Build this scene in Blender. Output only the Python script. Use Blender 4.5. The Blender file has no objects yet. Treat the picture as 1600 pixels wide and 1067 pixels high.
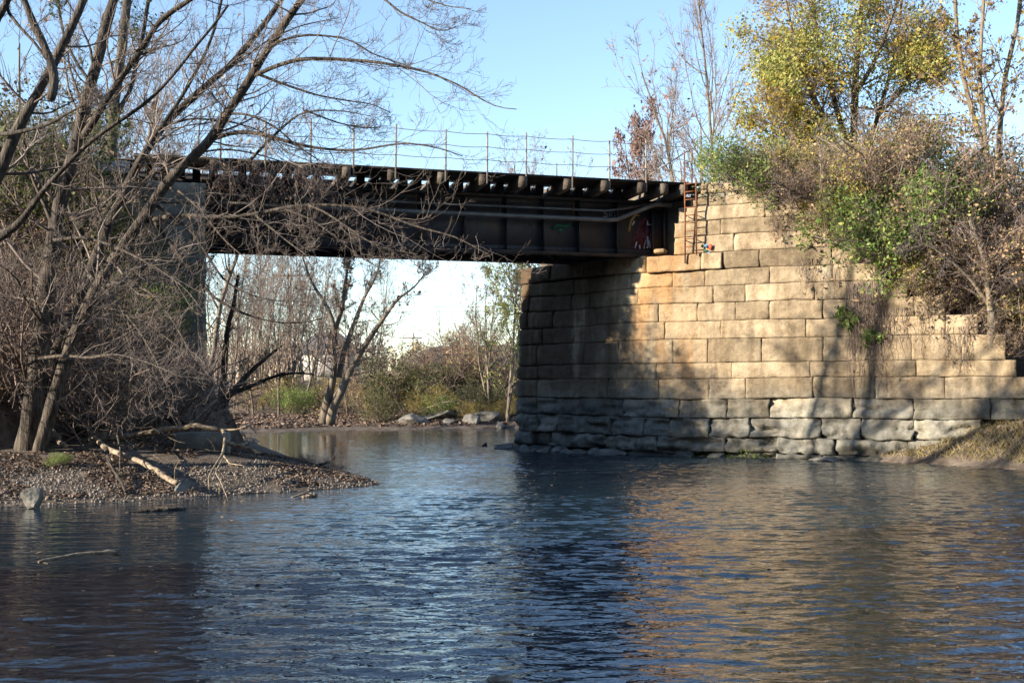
import bpy, math, random
import numpy as np
from mathutils import Vector, noise as mnoise
C = bpy.context.scene
COL = C.collection
R = math.radians
random.seed(7)

# ---------------------------------------------------------------- camera
F = 1778.0; CAMZ = 1.7; PITCH = math.atan(76.5 / F)
cam = bpy.data.cameras.new('camera'); camo = bpy.data.objects.new('camera', cam); COL.objects.link(camo)
cam.sensor_width = 36; cam.lens = 36 * F / 1600; cam.clip_start = .1; cam.clip_end = 4000
camo.location = (0, 0, CAMZ); camo.rotation_euler = (R(90) + PITCH, 0, 0); C.camera = camo
# ---------------------------------------------------------------- light
SUN_AZ, SUN_EL = R(24), R(18)
tosun = Vector((-math.cos(SUN_AZ) * math.cos(SUN_EL), -math.sin(SUN_AZ) * math.cos(SUN_EL), math.sin(SUN_EL)))
sl = bpy.data.lights.new('sun', 'SUN'); sl.energy = 5.0; sl.angle = R(.6); sl.color = (1, .88, .69)
so = bpy.data.objects.new('sun', sl); COL.objects.link(so); so.rotation_euler = (-tosun).to_track_quat('-Z', 'Y').to_euler()
so.location = (-20, -10, 30)
W = bpy.data.worlds.new('World'); C.world = W; W.use_nodes = True
wn = W.node_tree.nodes; sky = wn.new('ShaderNodeTexSky'); sky.sky_type = 'NISHITA'; sky.sun_disc = False
sky.sun_elevation = SUN_EL; sky.sun_rotation = math.atan2(tosun.x, tosun.y)
sky.air_density = .95; sky.dust_density = .05; sky.ozone_density = 1.6
bg = wn['Background']; bg.inputs[1].default_value = .115
W.node_tree.links.new(sky.outputs[0], bg.inputs[0])
C.view_settings.view_transform = 'Standard'; C.view_settings.look = 'None'
C.view_settings.exposure = 1.55; C.view_settings.gamma = 1
C.render.engine = 'CYCLES'

# ---------------------------------------------------------------- mapping photograph <-> world
cp, sp = math.cos(PITCH), math.sin(PITCH)
def ray(x, y):
    v = 533.5 - y
    return Vector(((x - 800), F * cp - v * sp, v * cp + F * sp))
def P(x, y, Y):
    r = ray(x, y); return Vector((0, 0, CAMZ)) + r * (Y / r.y)
def G(x, y, z=0.0):
    r = ray(x, y); return Vector((0, 0, CAMZ)) + r * ((z - CAMZ) / r.z)

# ---------------------------------------------------------------- helpers
def tag(o, label=None, cat=None, group=None, kind=None):
    if label: o['label'] = label
    if cat: o['category'] = cat
    if group: o['group'] = group
    if kind: o['kind'] = kind
    return o
def empty(name, loc, label, cat, group=None, rz=0):
    o = bpy.data.objects.new(name, None); COL.objects.link(o); o.location = loc; o.rotation_euler = (0, 0, rz)
    o.empty_display_size = .3
    return tag(o, label, cat, group)
class MB:
    """collects vertices / faces; world coordinates, made local to the parent on build"""
    def __init__(s): s.v = []; s.f = []; s.a = []; s.n = 0
    def add(s, v, f, a=None):
        v = np.asarray(v, dtype=np.float32).reshape(-1, 3); f = np.asarray(f, dtype=np.int32)
        if len(v) == 0 or len(f) == 0: return
        s.v.append(v); s.f.append(f + s.n); s.n += len(v)
        if a is None: a = np.full(len(v), random.random(), dtype=np.float32)
        elif np.isscalar(a): a = np.full(len(v), a, dtype=np.float32)
        s.a.append(np.asarray(a, dtype=np.float32))
    def box(s, c, sx, sy, sz, ux=(1, 0, 0), uy=None, uz=(0, 0, 1), a=None, bev=0.0):
        c = np.array(c, float); ux = np.array(ux, float); uz = np.array(uz, float)
        ux /= np.linalg.norm(ux)
        uy = np.cross(uz, ux) if uy is None else np.array(uy, float)
        if bev <= 0:
            V = [c + ux * sx / 2 * i + uy * sy / 2 * j + uz * sz / 2 * k for k in (-1, 1) for (i, j) in ((-1, -1), (1, -1), (1, 1), (-1, 1))]
            s.add(V, [(0, 3, 2, 1), (4, 5, 6, 7), (0, 1, 5, 4), (1, 2, 6, 5), (2, 3, 7, 6), (3, 0, 4, 7)], a)
        else:
            V = []; b = bev
            for (k, ins) in ((-1, b), (-1 + 2 * b / sz, 0), (1 - 2 * b / sz, 0), (1, b)):
                hx, hy = sx / 2 - ins, sy / 2 - ins
                for (i, j) in ((-hx + b, -hy), (hx - b, -hy), (hx, -hy + b), (hx, hy - b), (hx - b, hy), (-hx + b, hy), (-hx, hy - b), (-hx, -hy + b)):
                    V.append(c + ux * i + uy * j + uz * sz / 2 * k)
            Fq = []
            for l in range(3):
                for i in range(8):
                    Fq.append((l * 8 + i, l * 8 + (i + 1) % 8, l * 8 + 8 + (i + 1) % 8, l * 8 + 8 + i))
            for b0, rev in ((0, True), (24, False)):
                q = [(b0 + 0, b0 + 1, b0 + 4, b0 + 5), (b0 + 1, b0 + 2, b0 + 3, b0 + 4), (b0 + 0, b0 + 5, b0 + 6, b0 + 7)]
                Fq += [t[::-1] for t in q] if rev else q
            s.add(V, Fq, a)
    def tube(s, pts, r, n=8, a=None):
        pts = np.array([list(p) for p in pts], float)[None]; k = pts.shape[1]
        r = np.full((1, k), r, float) if np.isscalar(r) else np.array(r, float)[None]
        s.tubes(pts, r, n, a)
    def tubes(s, Pn, Rn, n=3, a=None, cap=True, lump=0.0):
        N, k, _ = Pn.shape
        if N == 0: return
        T = np.gradient(Pn, axis=1); T /= (np.linalg.norm(T, axis=2, keepdims=True) + 1e-9)
        ref = np.zeros((N, 1, 3)); mean = np.abs(Pn[:, -1] - Pn[:, 0]); ax = np.argmin(mean, axis=1); ref[np.arange(N), 0, ax] = 1
        ref = np.broadcast_to(ref, T.shape)
        U = np.cross(T, ref); U /= (np.linalg.norm(U, axis=2, keepdims=True) + 1e-9); Vv = np.cross(T, U)
        ang = np.arange(n) * 2 * np.pi / n
        L_ = 1.0
        if lump:
            L_ = np.random.RandomState(N * 31 + k).normal(size=(N, k, n)); L_[:, 1:-1] = (L_[:, :-2] + L_[:, 1:-1] * 1.5 + L_[:, 2:]) / 2.6; L_ = 1 + lump * np.clip((L_ + np.roll(L_, 1, 2)) * .7, -1.6, 1.6); L_ = L_[..., None]
        ring = Pn[:, :, None, :] + L_ * Rn[:, :, None, None] * (np.cos(ang)[None, None, :, None] * U[:, :, None, :] + np.sin(ang)[None, None, :, None] * Vv[:, :, None, :])
        V = ring.reshape(-1, 3)
        i = np.arange(N)[:, None, None] * (k * n); j = np.arange(k - 1)[None, :, None] * n; m = np.arange(n)[None, None, :]; m2 = (m + 1) % n
        f = np.stack([i + j + m, i + j + m2, i + j + n + m2, i + j + n + m], axis=-1).reshape(-1, 4)
        aa = np.repeat(np.random.rand(N) if a is None else np.full(N, a), k * n)
        s.add(V, f, aa)
        if cap and n in (6, 8):
            base = np.arange(N) * k * n; fs = []
            for b0, rev in ((base, 0), (base + (k - 1) * n, 1)):
                for q in range(1, n - 2, 2):
                    arr = np.stack([b0, b0 + q, b0 + q + 1, b0 + q + 2], -1); fs.append(arr[:, ::-1] if not rev else arr)
            s.f.append(np.concatenate(fs) + (s.n - len(V)))
    def build(s, name, mat, parent=None, smooth=False, label=None):
        V = np.concatenate(s.v); Fq = np.concatenate(s.f); A = np.concatenate(s.a)
        if parent is not None:
            off_ = Vector(parent.location); pp_ = parent.parent
            while pp_ is not None: off_ += pp_.location; pp_ = pp_.parent
            V = V - np.array(off_, dtype=np.float32)
            rz = parent.rotation_euler.z
            if rz:
                c_, s_ = math.cos(-rz), math.sin(-rz); V = np.stack([V[:, 0] * c_ - V[:, 1] * s_, V[:, 0] * s_ + V[:, 1] * c_, V[:, 2]], -1)
        me = bpy.data.meshes.new(name); nf = len(Fq); w = Fq.shape[1]
        me.vertices.add(len(V)); me.vertices.foreach_set('co', V.astype(np.float32).ravel())
        me.loops.add(nf * w); me.loops.foreach_set('vertex_index', Fq.ravel().astype(np.int32))
        me.polygons.add(nf); me.polygons.foreach_set('loop_start', (np.arange(nf) * w).astype(np.int32))
        if smooth: me.polygons.foreach_set('use_smooth', np.ones(nf, dtype=bool))
        me.update(calc_edges=True)
        at = me.attributes.new('rnd', 'FLOAT', 'POINT'); at.data.foreach_set('value', A)
        me.materials.append(mat)
        o = bpy.data.objects.new(name, me); COL.objects.link(o)
        if parent is not None: o.parent = parent
        if label: o['label'] = label
        return o
def copy_tree(o, parent=None):
    c = o.copy(); COL.objects.link(c); c.parent = parent
    for ch in list(o.children): copy_tree(ch, c)
    return c
def vn(p, s=1.0): return mnoise.noise(Vector(p) * s)

# ---------------------------------------------------------------- materials
def mat(name, ramp, scale=4.0, rough=.85, bump=.3, bscale=30.0, src='noise', rndmix=.0, metal=0.0, coord='Object', detail=8, stretch=(1, 1, 1), spec=.3, trans=0.0):
    m = bpy.data.materials.new(name); m.use_nodes = True; N = m.node_tree.nodes; L = m.node_tree.links
    b = N['Principled BSDF']; b.inputs['Roughness'].default_value = rough; b.inputs['Metallic'].default_value = metal
    b.inputs['Specular IOR Level'].default_value = spec
    tc = N.new('ShaderNodeTexCoord'); mp = N.new('ShaderNodeMapping'); mp.inputs['Scale'].default_value = stretch
    L.new(tc.outputs[coord], mp.inputs[0])
    nz = N.new('ShaderNodeTexNoise'); nz.inputs['Scale'].default_value = scale; nz.inputs['Detail'].default_value = detail; nz.inputs['Roughness'].default_value = .65
    L.new(mp.outputs[0], nz.inputs['Vector'])
    fac = nz.outputs['Fac']
    if rndmix > 0:
        at = N.new('ShaderNodeAttribute'); at.attribute_name = 'rnd'
        mx = N.new('ShaderNodeMix'); mx.data_type = 'FLOAT'; mx.inputs[0].default_value = rndmix
        L.new(nz.outputs['Fac'], mx.inputs[2]); L.new(at.outputs['Fac'], mx.inputs[3]); fac = mx.outputs[0]
    cr = N.new('ShaderNodeValToRGB'); e = cr.color_ramp.elements
    while len(e) < len(ramp): e.new(.5)
    for i, (p, c) in enumerate(ramp): e[i].position = p; e[i].color = (*c, 1)
    L.new(fac, cr.inputs[0]); L.new(cr.outputs[0], b.inputs['Base Color'])
    if bump > 0:
        n2 = N.new('ShaderNodeTexNoise'); n2.inputs['Scale'].default_value = bscale; n2.inputs['Detail'].default_value = 6
        L.new(mp.outputs[0], n2.inputs['Vector'])
        bp = N.new('ShaderNodeBump'); bp.inputs['Strength'].default_value = bump; bp.inputs['Distance'].default_value = .03
        L.new(n2.outputs['Fac'], bp.inputs['Height']); L.new(bp.outputs[0], b.inputs['Normal'])
    if trans > 0:
        tr = N.new('ShaderNodeBsdfTranslucent'); L.new(cr.outputs[0], tr.inputs[0]); ms = N.new('ShaderNodeMixShader'); ms.inputs[0].default_value = trans
        L.new(b.outputs[0], ms.inputs[1]); L.new(tr.outputs[0], ms.inputs[2]); L.new(ms.outputs[0], N['Material Output'].inputs[0])
    return m
M = {}
M['bark'] = mat('bark', [(.36, (.012, .0095, .008)), (.47, (.045, .036, .03)), (.58, (.085, .07, .058)), (.72, (.16, .137, .115))], 17, .9, 1.0, 34, rndmix=.08, stretch=(1, 1, .14))
M['twig'] = mat('twig_bark', [(.2, (.05, .038, .034)), (.5, (.12, .096, .086)), (.85, (.24, .205, .19))], 3, .8, 0, rndmix=.6)
M['twig_far'] = mat('pale_twig_bark', [(.2, (.09, .065, .055)), (.5, (.19, .145, .125)), (.85, (.31, .25, .22))], 1, .85, 0, rndmix=.6)
M['bark_dark'] = mat('dark_bark', [(.3, (.02, .016, .013)), (.5, (.055, .044, .036)), (.72, (.11, .09, .072))], 7, .9, .8, 22, rndmix=.15, stretch=(1, 1, .3))
M['bark_pale'] = mat('pale_bark', [(.3, (.07, .057, .045)), (.5, (.16, .13, .1)), (.75, (.28, .235, .185))], 5, .85, .5, 18, rndmix=.2, stretch=(1, 1, .4))
M['dead'] = mat('bleached_wood', [(.35, (.06, .045, .032)), (.48, (.19, .145, .105)), (.6, (.3, .25, .19)), (.75, (.38, .33, .26))], 11, .85, .6, 30, stretch=(1, 1, 1))
LT = .45
M['leaf_yg'] = mat('yellow_green_leaf', [(.2, (.17, .21, .06)), (.45, (.32, .35, .1)), (.66, (.47, .44, .14)), (.88, (.6, .46, .2))], .45, .6, 0, rndmix=.45, trans=LT)
M['leaf_green'] = mat('green_leaf', [(.0, (.06, .12, .025)), (.5, (.15, .24, .055)), (1., (.3, .36, .11))], 1.0, .55, 0, rndmix=.5, trans=LT)
M['leaf_dull'] = mat('dull_green_leaf', [(.0, (.03, .045, .014)), (.5, (.07, .09, .03)), (1., (.2, .17, .06))], 1.0, .6, 0, rndmix=.5, trans=LT)
M['leaf_yellow'] = mat('yellow_leaf', [(.0, (.18, .14, .03)), (.5, (.36, .26, .05)), (1., (.52, .35, .1))], 1.0, .6, 0, rndmix=.5, trans=LT)
M['leaf_brown'] = mat('brown_leaf', [(.0, (.12, .07, .04)), (.5, (.29, .19, .11)), (1., (.48, .34, .2))], 1.0, .7, 0, rndmix=.6, trans=.2)
M['leaf_red'] = mat('russet_leaf', [(.0, (.12, .055, .045)), (.5, (.22, .12, .095)), (1., (.34, .22, .18))], 1.0, .7, 0, rndmix=.6, trans=.25)
M['litter'] = mat('leaf_litter', [(.0, (.04, .027, .02)), (.4, (.12, .08, .058)), (.75, (.22, .155, .12)), (1., (.34, .28, .24))], 2, .85, 0, rndmix=.75)
M['pebble'] = mat('pebbles', [(.0, (.05, .045, .04)), (.5, (.13, .11, .095)), (1., (.3, .26, .23))], 9, .8, .2, 60, rndmix=.7)
M['rock'] = mat('grey_rock', [(.25, (.045, .043, .04)), (.45, (.11, .107, .1)), (.6, (.18, .17, .155)), (.8, (.3, .285, .26))], 3, .85, .7, 16)
M['concrete'] = mat('weathered_concrete', [(.25, (.06, .055, .048)), (.5, (.14, .13, .11)), (.8, (.26, .24, .2))], 2.5, .9, .6, 20)
M['steel'] = mat('dark_rusted_steel', [(.25, (.018, .018, .022)), (.48, (.045, .04, .043)), (.62, (.065, .05, .042)), (.8, (.13, .065, .035))], 2.2, .55, .25, 14, spec=.3, stretch=(1, 1, .5))
M['rust'] = mat('rust', [(.25, (.06, .022, .012)), (.5, (.16, .06, .03)), (.8, (.28, .12, .06))], 8, .85, .4, 40)
M['pipe'] = mat('weathered_galvanised_pipe', [(.25, (.09, .08, .07)), (.5, (.17, .155, .14)), (.8, (.26, .25, .235))], 3, .45, .1, 30, metal=.35)
M['wood'] = mat('weathered_timber', [(.25, (.03, .023, .018)), (.5, (.09, .07, .055)), (.8, (.2, .165, .13))], 5, .9, .6, 26, rndmix=.25)
M['wood_dark'] = mat('creosoted_timber', [(.25, (.012, .01, .009)), (.5, (.03, .025, .022)), (.8, (.07, .058, .048))], 5, .9, .5, 26, rndmix=.2)
M['post'] = mat('railing_post_steel', [(.25, (.12, .105, .09)), (.5, (.21, .185, .165)), (.8, (.3, .27, .245))], 6, .7, .1, 30)
M['ballast'] = mat('ballast', [(.25, (.06, .05, .045)), (.5, (.17, .145, .125)), (.8, (.32, .27, .24))], 12, .95, 1, 30)
def flat(name, c, rough=.6):
    return mat(name, [(.3, tuple(k * .6 for k in c)), (.6, c), (.8, tuple(min(1, k * 1.2) for k in c))], 14, rough, 0)
M['paint_white'] = flat('white_spray_paint', (.5, .52, .55)); M['paint_maroon'] = flat('maroon_spray_paint', (.1, .02, .02))
M['paint_green'] = flat('green_spray_paint', (.03, .12, .07)); M['paint_red'] = flat('red_spray_paint', (.45, .07, .04))
M['paint_blue'] = flat('blue_spray_paint', (.1, .22, .42)); M['paint_ochre'] = flat('ochre_spray_paint', (.4, .28, .1))
M['roof'] = flat('slate_roof', (.09, .1, .13)); M['siding'] = flat('pale_siding', (.45, .43, .4))
M['cable'] = flat('cable', (.05, .05, .05))

# masonry: tan above, grey below, per stone tint, rust streaks
def masonry():
    m = bpy.data.materials.new('ashlar_stone'); m.use_nodes = True; N = m.node_tree.nodes; L = m.node_tree.links
    b = N['Principled BSDF']; b.inputs['Roughness'].default_value = .9; b.inputs['Specular IOR Level'].default_value = .2
    g = N.new('ShaderNodeNewGeometry'); sx = N.new('ShaderNodeSeparateXYZ'); L.new(g.outputs['Position'], sx.inputs[0])
    def noise(scale, det=8, st=(1, 1, 1), rough=.6):
        mp = N.new('ShaderNodeMapping'); mp.inputs['Scale'].default_value = st; L.new(g.outputs['Position'], mp.inputs[0])
        n = N.new('ShaderNodeTexNoise'); n.inputs['Scale'].default_value = scale; n.inputs['Detail'].default_value = det; n.inputs['Roughness'].default_value = rough
        L.new(mp.outputs[0], n.inputs['Vector']); return n.outputs['Fac']
    def ramp(f, st):
        cr = N.new('ShaderNodeValToRGB'); e = cr.color_ramp.elements
        while len(e) < len(st): e.new(.5)
        for i, (p, c) in enumerate(st): e[i].position = p; e[i].color = (*c, 1) if len(c) == 3 else c
        L.new(f, cr.inputs[0]); return cr.outputs[0]
    def mix(f, a, bb, mode='MIX'):
        x = N.new('ShaderNodeMix'); x.data_type = 'RGBA'; x.blend_type = mode
        if isinstance(f, (int, float)): x.inputs[0].default_value = f
        else: L.new(f, x.inputs[0])
        L.new(a, x.inputs[6]); L.new(bb, x.inputs[7]); return x.outputs[2]
    def math_(op, a, bb=None, c=None):
        x = N.new('ShaderNodeMath'); x.operation = op
        for i, q in enumerate((a, bb, c)):
            if q is None: continue
            if isinstance(q, (int, float)): x.inputs[i].default_value = q
            else: L.new(q, x.inputs[i])
        return x.outputs[0]
    def mrange(v, a0, a1, b0=0., b1=1.):
        x = N.new('ShaderNodeMapRange'); x.interpolation_type = 'SMOOTHSTEP'
        L.new(v, x.inputs[0]); x.inputs[1].default_value = a0; x.inputs[2].default_value = a1; x.inputs[3].default_value = b0; x.inputs[4].default_value = b1; return x.outputs[0]
    big = noise(1.4, 9, rough=.7); fine = noise(14, 8, rough=.75)
    tan = ramp(big, [(.25, (.17, .135, .098)), (.42, (.28, .225, .16)), (.56, (.38, .31, .22)), (.75, (.46, .395, .3))])
    grey = ramp(big, [(.25, (.085, .09, .085)), (.45, (.19, .192, .18)), (.62, (.28, .275, .245)), (.8, (.36, .345, .3))])
    zz = math_('ADD', sx.outputs['Z'], math_('MULTIPLY', math_('SUBTRACT', noise(1.1, 6), .5), 1.3))
    base = mix(mrange(zz, 1.1, 2.0), grey, tan)
    at = N.new('ShaderNodeAttribute'); at.attribute_name = 'rnd'
    tint = ramp(at.outputs['Fac'], [(0, (.6, .58, .55)), (.3, (.85, .83, .8)), (.7, (1.04, 1.02, 1)), (1, (1.2, 1.15, 1.06))])
    base = mix(1.0, base, tint, 'MULTIPLY')
    spk = ramp(fine, [(.3, (.72, .7, .68)), (.5, (1, 1, 1)), (.75, (1.1, 1.08, 1.04))]); base = mix(.8, base, spk, 'MULTIPLY')
    # grime streaks running down
    st = ramp(noise(2.2, 6, (1.6, 1.6, .18)), [(.42, (1, 1, 1)), (.66, (.5, .45, .4))]); base = mix(.65, base, st, 'MULTIPLY')
    # rust wash below the bearing
    rx = math_('MULTIPLY', mrange(sx.outputs['X'], 2.0, 3.4), mrange(sx.outputs['X'], 5.3, 4.2))
    rz = math_('MULTIPLY', mrange(sx.outputs['Z'], 1.5, 2.4), mrange(sx.outputs['Z'], 6.3, 5.4))
    rn = mrange(noise(1.6, 6, (1.3, 1.3, .3)), .36, .62)
    rf = math_('MULTIPLY', math_('MULTIPLY', rx, rz), rn)
    rust = N.new('ShaderNodeRGB'); rust.outputs[0].default_value = (.36, .2, .085, 1)
    base = mix(math_('MULTIPLY', rf, .7), base, rust.outputs[0])
    # bridge shade darkened into the seat and breast colour, with rust-brown run-off streaks
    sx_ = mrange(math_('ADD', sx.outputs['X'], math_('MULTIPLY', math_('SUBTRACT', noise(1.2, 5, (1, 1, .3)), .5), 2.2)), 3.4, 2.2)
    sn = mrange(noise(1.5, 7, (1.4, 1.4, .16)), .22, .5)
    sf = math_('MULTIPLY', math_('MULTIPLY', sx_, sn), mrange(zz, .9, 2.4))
    shade_runoff = N.new('ShaderNodeRGB'); shade_runoff.outputs[0].default_value = (.07, .045, .028, 1)
    base = mix(math_('MULTIPLY', sf, .88), base, shade_runoff.outputs[0])
    # dark lichen blotches
    lic = ramp(noise(3.2, 10, rough=.8), [(.5, (1, 1, 1)), (.62, (.62, .58, .52)), (.75, (.42, .4, .36))]); base = mix(.75, base, lic, 'MULTIPLY')
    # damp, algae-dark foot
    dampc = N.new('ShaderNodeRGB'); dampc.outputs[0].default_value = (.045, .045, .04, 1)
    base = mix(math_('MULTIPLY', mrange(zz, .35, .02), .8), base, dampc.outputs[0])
    L.new(base, b.inputs['Base Color'])
    bp = N.new('ShaderNodeBump'); bp.inputs['Strength'].default_value = .9; bp.inputs['Distance'].default_value = .035
    hs = math_('ADD', noise(9, 10, rough=.7), math_('MULTIPLY', noise(3.5, 5, (1, 1, 3)), .8))
    L.new(hs, bp.inputs['Height']); L.new(bp.outputs[0], b.inputs['Normal'])
    return m
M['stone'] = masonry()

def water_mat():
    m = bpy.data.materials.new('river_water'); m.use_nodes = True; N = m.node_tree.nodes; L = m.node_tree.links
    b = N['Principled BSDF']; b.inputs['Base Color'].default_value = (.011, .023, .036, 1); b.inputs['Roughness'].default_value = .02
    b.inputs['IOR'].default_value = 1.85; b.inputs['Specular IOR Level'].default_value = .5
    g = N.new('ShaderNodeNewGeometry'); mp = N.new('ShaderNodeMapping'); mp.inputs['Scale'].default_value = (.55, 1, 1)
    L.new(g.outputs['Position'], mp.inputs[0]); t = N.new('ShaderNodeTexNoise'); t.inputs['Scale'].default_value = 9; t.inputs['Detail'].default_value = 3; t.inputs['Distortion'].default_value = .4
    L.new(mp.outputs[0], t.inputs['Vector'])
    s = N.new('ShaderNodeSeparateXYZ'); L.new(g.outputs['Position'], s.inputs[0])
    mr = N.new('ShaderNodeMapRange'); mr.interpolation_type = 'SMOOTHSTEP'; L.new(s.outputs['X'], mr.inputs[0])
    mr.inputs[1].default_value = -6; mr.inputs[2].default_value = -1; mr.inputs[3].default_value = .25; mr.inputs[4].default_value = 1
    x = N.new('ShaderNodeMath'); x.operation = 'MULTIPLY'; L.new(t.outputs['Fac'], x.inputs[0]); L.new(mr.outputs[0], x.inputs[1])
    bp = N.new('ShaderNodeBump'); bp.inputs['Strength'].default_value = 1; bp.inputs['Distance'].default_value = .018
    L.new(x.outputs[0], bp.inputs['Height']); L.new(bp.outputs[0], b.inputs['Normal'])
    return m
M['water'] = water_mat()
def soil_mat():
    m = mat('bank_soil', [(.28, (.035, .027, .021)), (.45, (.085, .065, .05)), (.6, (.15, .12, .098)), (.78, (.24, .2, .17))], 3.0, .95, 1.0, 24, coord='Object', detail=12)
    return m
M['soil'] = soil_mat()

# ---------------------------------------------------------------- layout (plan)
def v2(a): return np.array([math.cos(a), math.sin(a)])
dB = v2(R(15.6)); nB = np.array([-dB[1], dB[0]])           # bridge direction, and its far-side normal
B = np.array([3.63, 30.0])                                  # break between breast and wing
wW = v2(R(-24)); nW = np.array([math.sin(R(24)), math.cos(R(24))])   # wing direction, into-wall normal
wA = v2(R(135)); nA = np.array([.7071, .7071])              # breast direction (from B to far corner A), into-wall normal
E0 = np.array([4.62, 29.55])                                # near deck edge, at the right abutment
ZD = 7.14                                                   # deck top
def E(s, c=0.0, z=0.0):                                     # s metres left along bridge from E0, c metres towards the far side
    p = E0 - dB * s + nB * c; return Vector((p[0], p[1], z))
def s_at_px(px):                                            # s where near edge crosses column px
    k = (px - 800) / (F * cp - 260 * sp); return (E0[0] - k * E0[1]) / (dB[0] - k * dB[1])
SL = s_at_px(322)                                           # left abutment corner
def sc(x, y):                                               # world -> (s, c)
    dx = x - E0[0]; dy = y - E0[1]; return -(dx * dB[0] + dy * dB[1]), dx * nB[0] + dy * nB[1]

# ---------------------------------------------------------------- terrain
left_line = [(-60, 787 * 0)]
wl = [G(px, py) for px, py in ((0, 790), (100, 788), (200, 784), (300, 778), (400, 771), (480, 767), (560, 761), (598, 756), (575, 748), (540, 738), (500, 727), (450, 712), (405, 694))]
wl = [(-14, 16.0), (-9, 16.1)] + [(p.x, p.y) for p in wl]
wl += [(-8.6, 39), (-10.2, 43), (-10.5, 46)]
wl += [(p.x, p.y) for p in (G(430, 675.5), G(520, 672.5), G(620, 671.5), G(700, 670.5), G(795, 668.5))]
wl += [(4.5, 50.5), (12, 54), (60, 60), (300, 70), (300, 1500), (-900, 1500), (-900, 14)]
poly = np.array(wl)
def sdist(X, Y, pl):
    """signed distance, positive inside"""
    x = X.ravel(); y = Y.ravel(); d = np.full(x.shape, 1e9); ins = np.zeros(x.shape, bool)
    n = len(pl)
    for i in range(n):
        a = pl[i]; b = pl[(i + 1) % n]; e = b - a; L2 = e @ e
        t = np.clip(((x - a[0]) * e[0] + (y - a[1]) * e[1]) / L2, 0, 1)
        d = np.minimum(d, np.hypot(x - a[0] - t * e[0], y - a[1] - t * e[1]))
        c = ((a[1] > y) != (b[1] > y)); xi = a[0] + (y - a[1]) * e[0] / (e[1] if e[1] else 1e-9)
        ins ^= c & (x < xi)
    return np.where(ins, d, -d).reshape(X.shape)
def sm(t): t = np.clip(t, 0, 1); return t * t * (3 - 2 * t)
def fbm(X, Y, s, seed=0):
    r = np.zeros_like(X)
    rs = np.random.RandomState(seed + 5)
    for o in range(5):
        for k in range(3):
            a = rs.rand() * 6.28; ph = rs.rand() * 6.28; f = (2 ** o) / s * (0.8 + .4 * rs.rand())
            r += np.sin((X * math.cos(a) + Y * math.sin(a)) * f + ph + 1.3 * np.sin(Y * f * .7 + ph * 2)) / (3 * 1.7 ** o)
    return r
def height(X, Y):
    X = np.asarray(X, float); Y = np.asarray(Y, float)
    d = sdist(X, Y, poly)
    h = np.where(d > 0, .95 * (1 - np.exp(-d / 5.5)) + .05 * np.clip(d, 0, .5), np.clip(d * .35, -1.2, 0) - .02)
    h = h + np.where(d > 0, fbm(X, Y, 1.4) * .05 * sm(d / 1.5) + fbm(X, Y, 5, 3) * .12 * sm(d / 5), 0)
    far = sm((Y - 47) / 6)
    # far right bank rises steeply, far left is a flat bar
    rr = sm((X + 6.5 + (Y - 50) * .12) / 5)
    h = h + far * rr * 2.6 * sm((d - 2.6) / 7) * (d > 0)
    h = h * (1 - .5 * sm((Y - 40) / 8) * (d > 0) * (1 - rr) * (1 - sm((Y - 66) / 20)))
    h = h + sm((Y - 62) / 25) * 1.5 * (d > 0)
    s, c = sc(X, Y)
    # left approach embankment
    top = ZD - .45
    cn = -c - .2; cf = c - 3.5
    side = np.maximum(np.maximum(cn, cf), 0)
    side = np.where(cn > 0, side * 1.5, side)
    e1 = top - side / 1.25 + fbm(X, Y, 2.2, 7) * .16
    ed = SL + 2.6 + np.clip(cn, -1, 50) * .25
    e1 = np.where(s > ed, e1, e1 - (ed - s) * 1.7)
    e1 = np.where((s < SL + .8) & (cn < -.1), -9, e1); e1 = np.where((s > SL + .4) & (s < SL + 2.6) & (cn < -.3) & (c < 3.4), 6.0, e1)
    h = np.maximum(h, e1)
    # right approach, retained by breast and wing walls
    q = (X - B[0]) * nW[0] + (Y - B[1]) * nW[1]; t = (X - B[0]) * wW[0] + (Y - B[1]) * wW[1]
    qa = (X - B[0]) * nA[0] + (Y - B[1]) * nA[1]
    e2 = top - np.maximum(np.maximum(-c - .6, c - 5.0), 0) / 1.12 + fbm(X, Y, 2.2, 9) * .1
    behind = (q > .45) & (qa > .55) & (X > .7)
    e2b = np.where((qa > .55) & (qa < 2.2), 4.6, 99)
    e2 = np.where((s > -.9) & (c > -.3) & (c < 5.2), np.minimum(e2, 4.4), e2)
    h = np.where(behind & (t > -6), np.maximum(h, e2), h)
    # past the wing end the fill spills out
    sp_ = sm((t - 8.6) / 1.2)
    h = np.where((q <= .45) & (t > 8.6), np.maximum(h, (e2 - .35) * sp_ - (1 - sp_) * .5), h)
    # grassy toe at foot of wing wall
    toe = 1.35 * np.clip((t - 5.2) / 4.4, -.3, 1.3) - np.clip(-q, 0, 50) * .55
    h = np.where(q < .5, np.maximum(h, np.where(t > 4, toe, -9) + fbm(X, Y, 1.2, 4) * .05), h)
    # small spit behind the breast corner
    p = G(790, 697); h = np.maximum(h, .14 - np.hypot((X - p.x - .6) / 1.2, (Y - p.y - .5) / .9) * .16)
    # shore the photographer stands on
    h = np.maximum(h, np.clip((3.6 - Y) * .2, -1, .9))
    return h
def hz(x, y): return float(height(np.array([x]), np.array([y]))[0])
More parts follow.
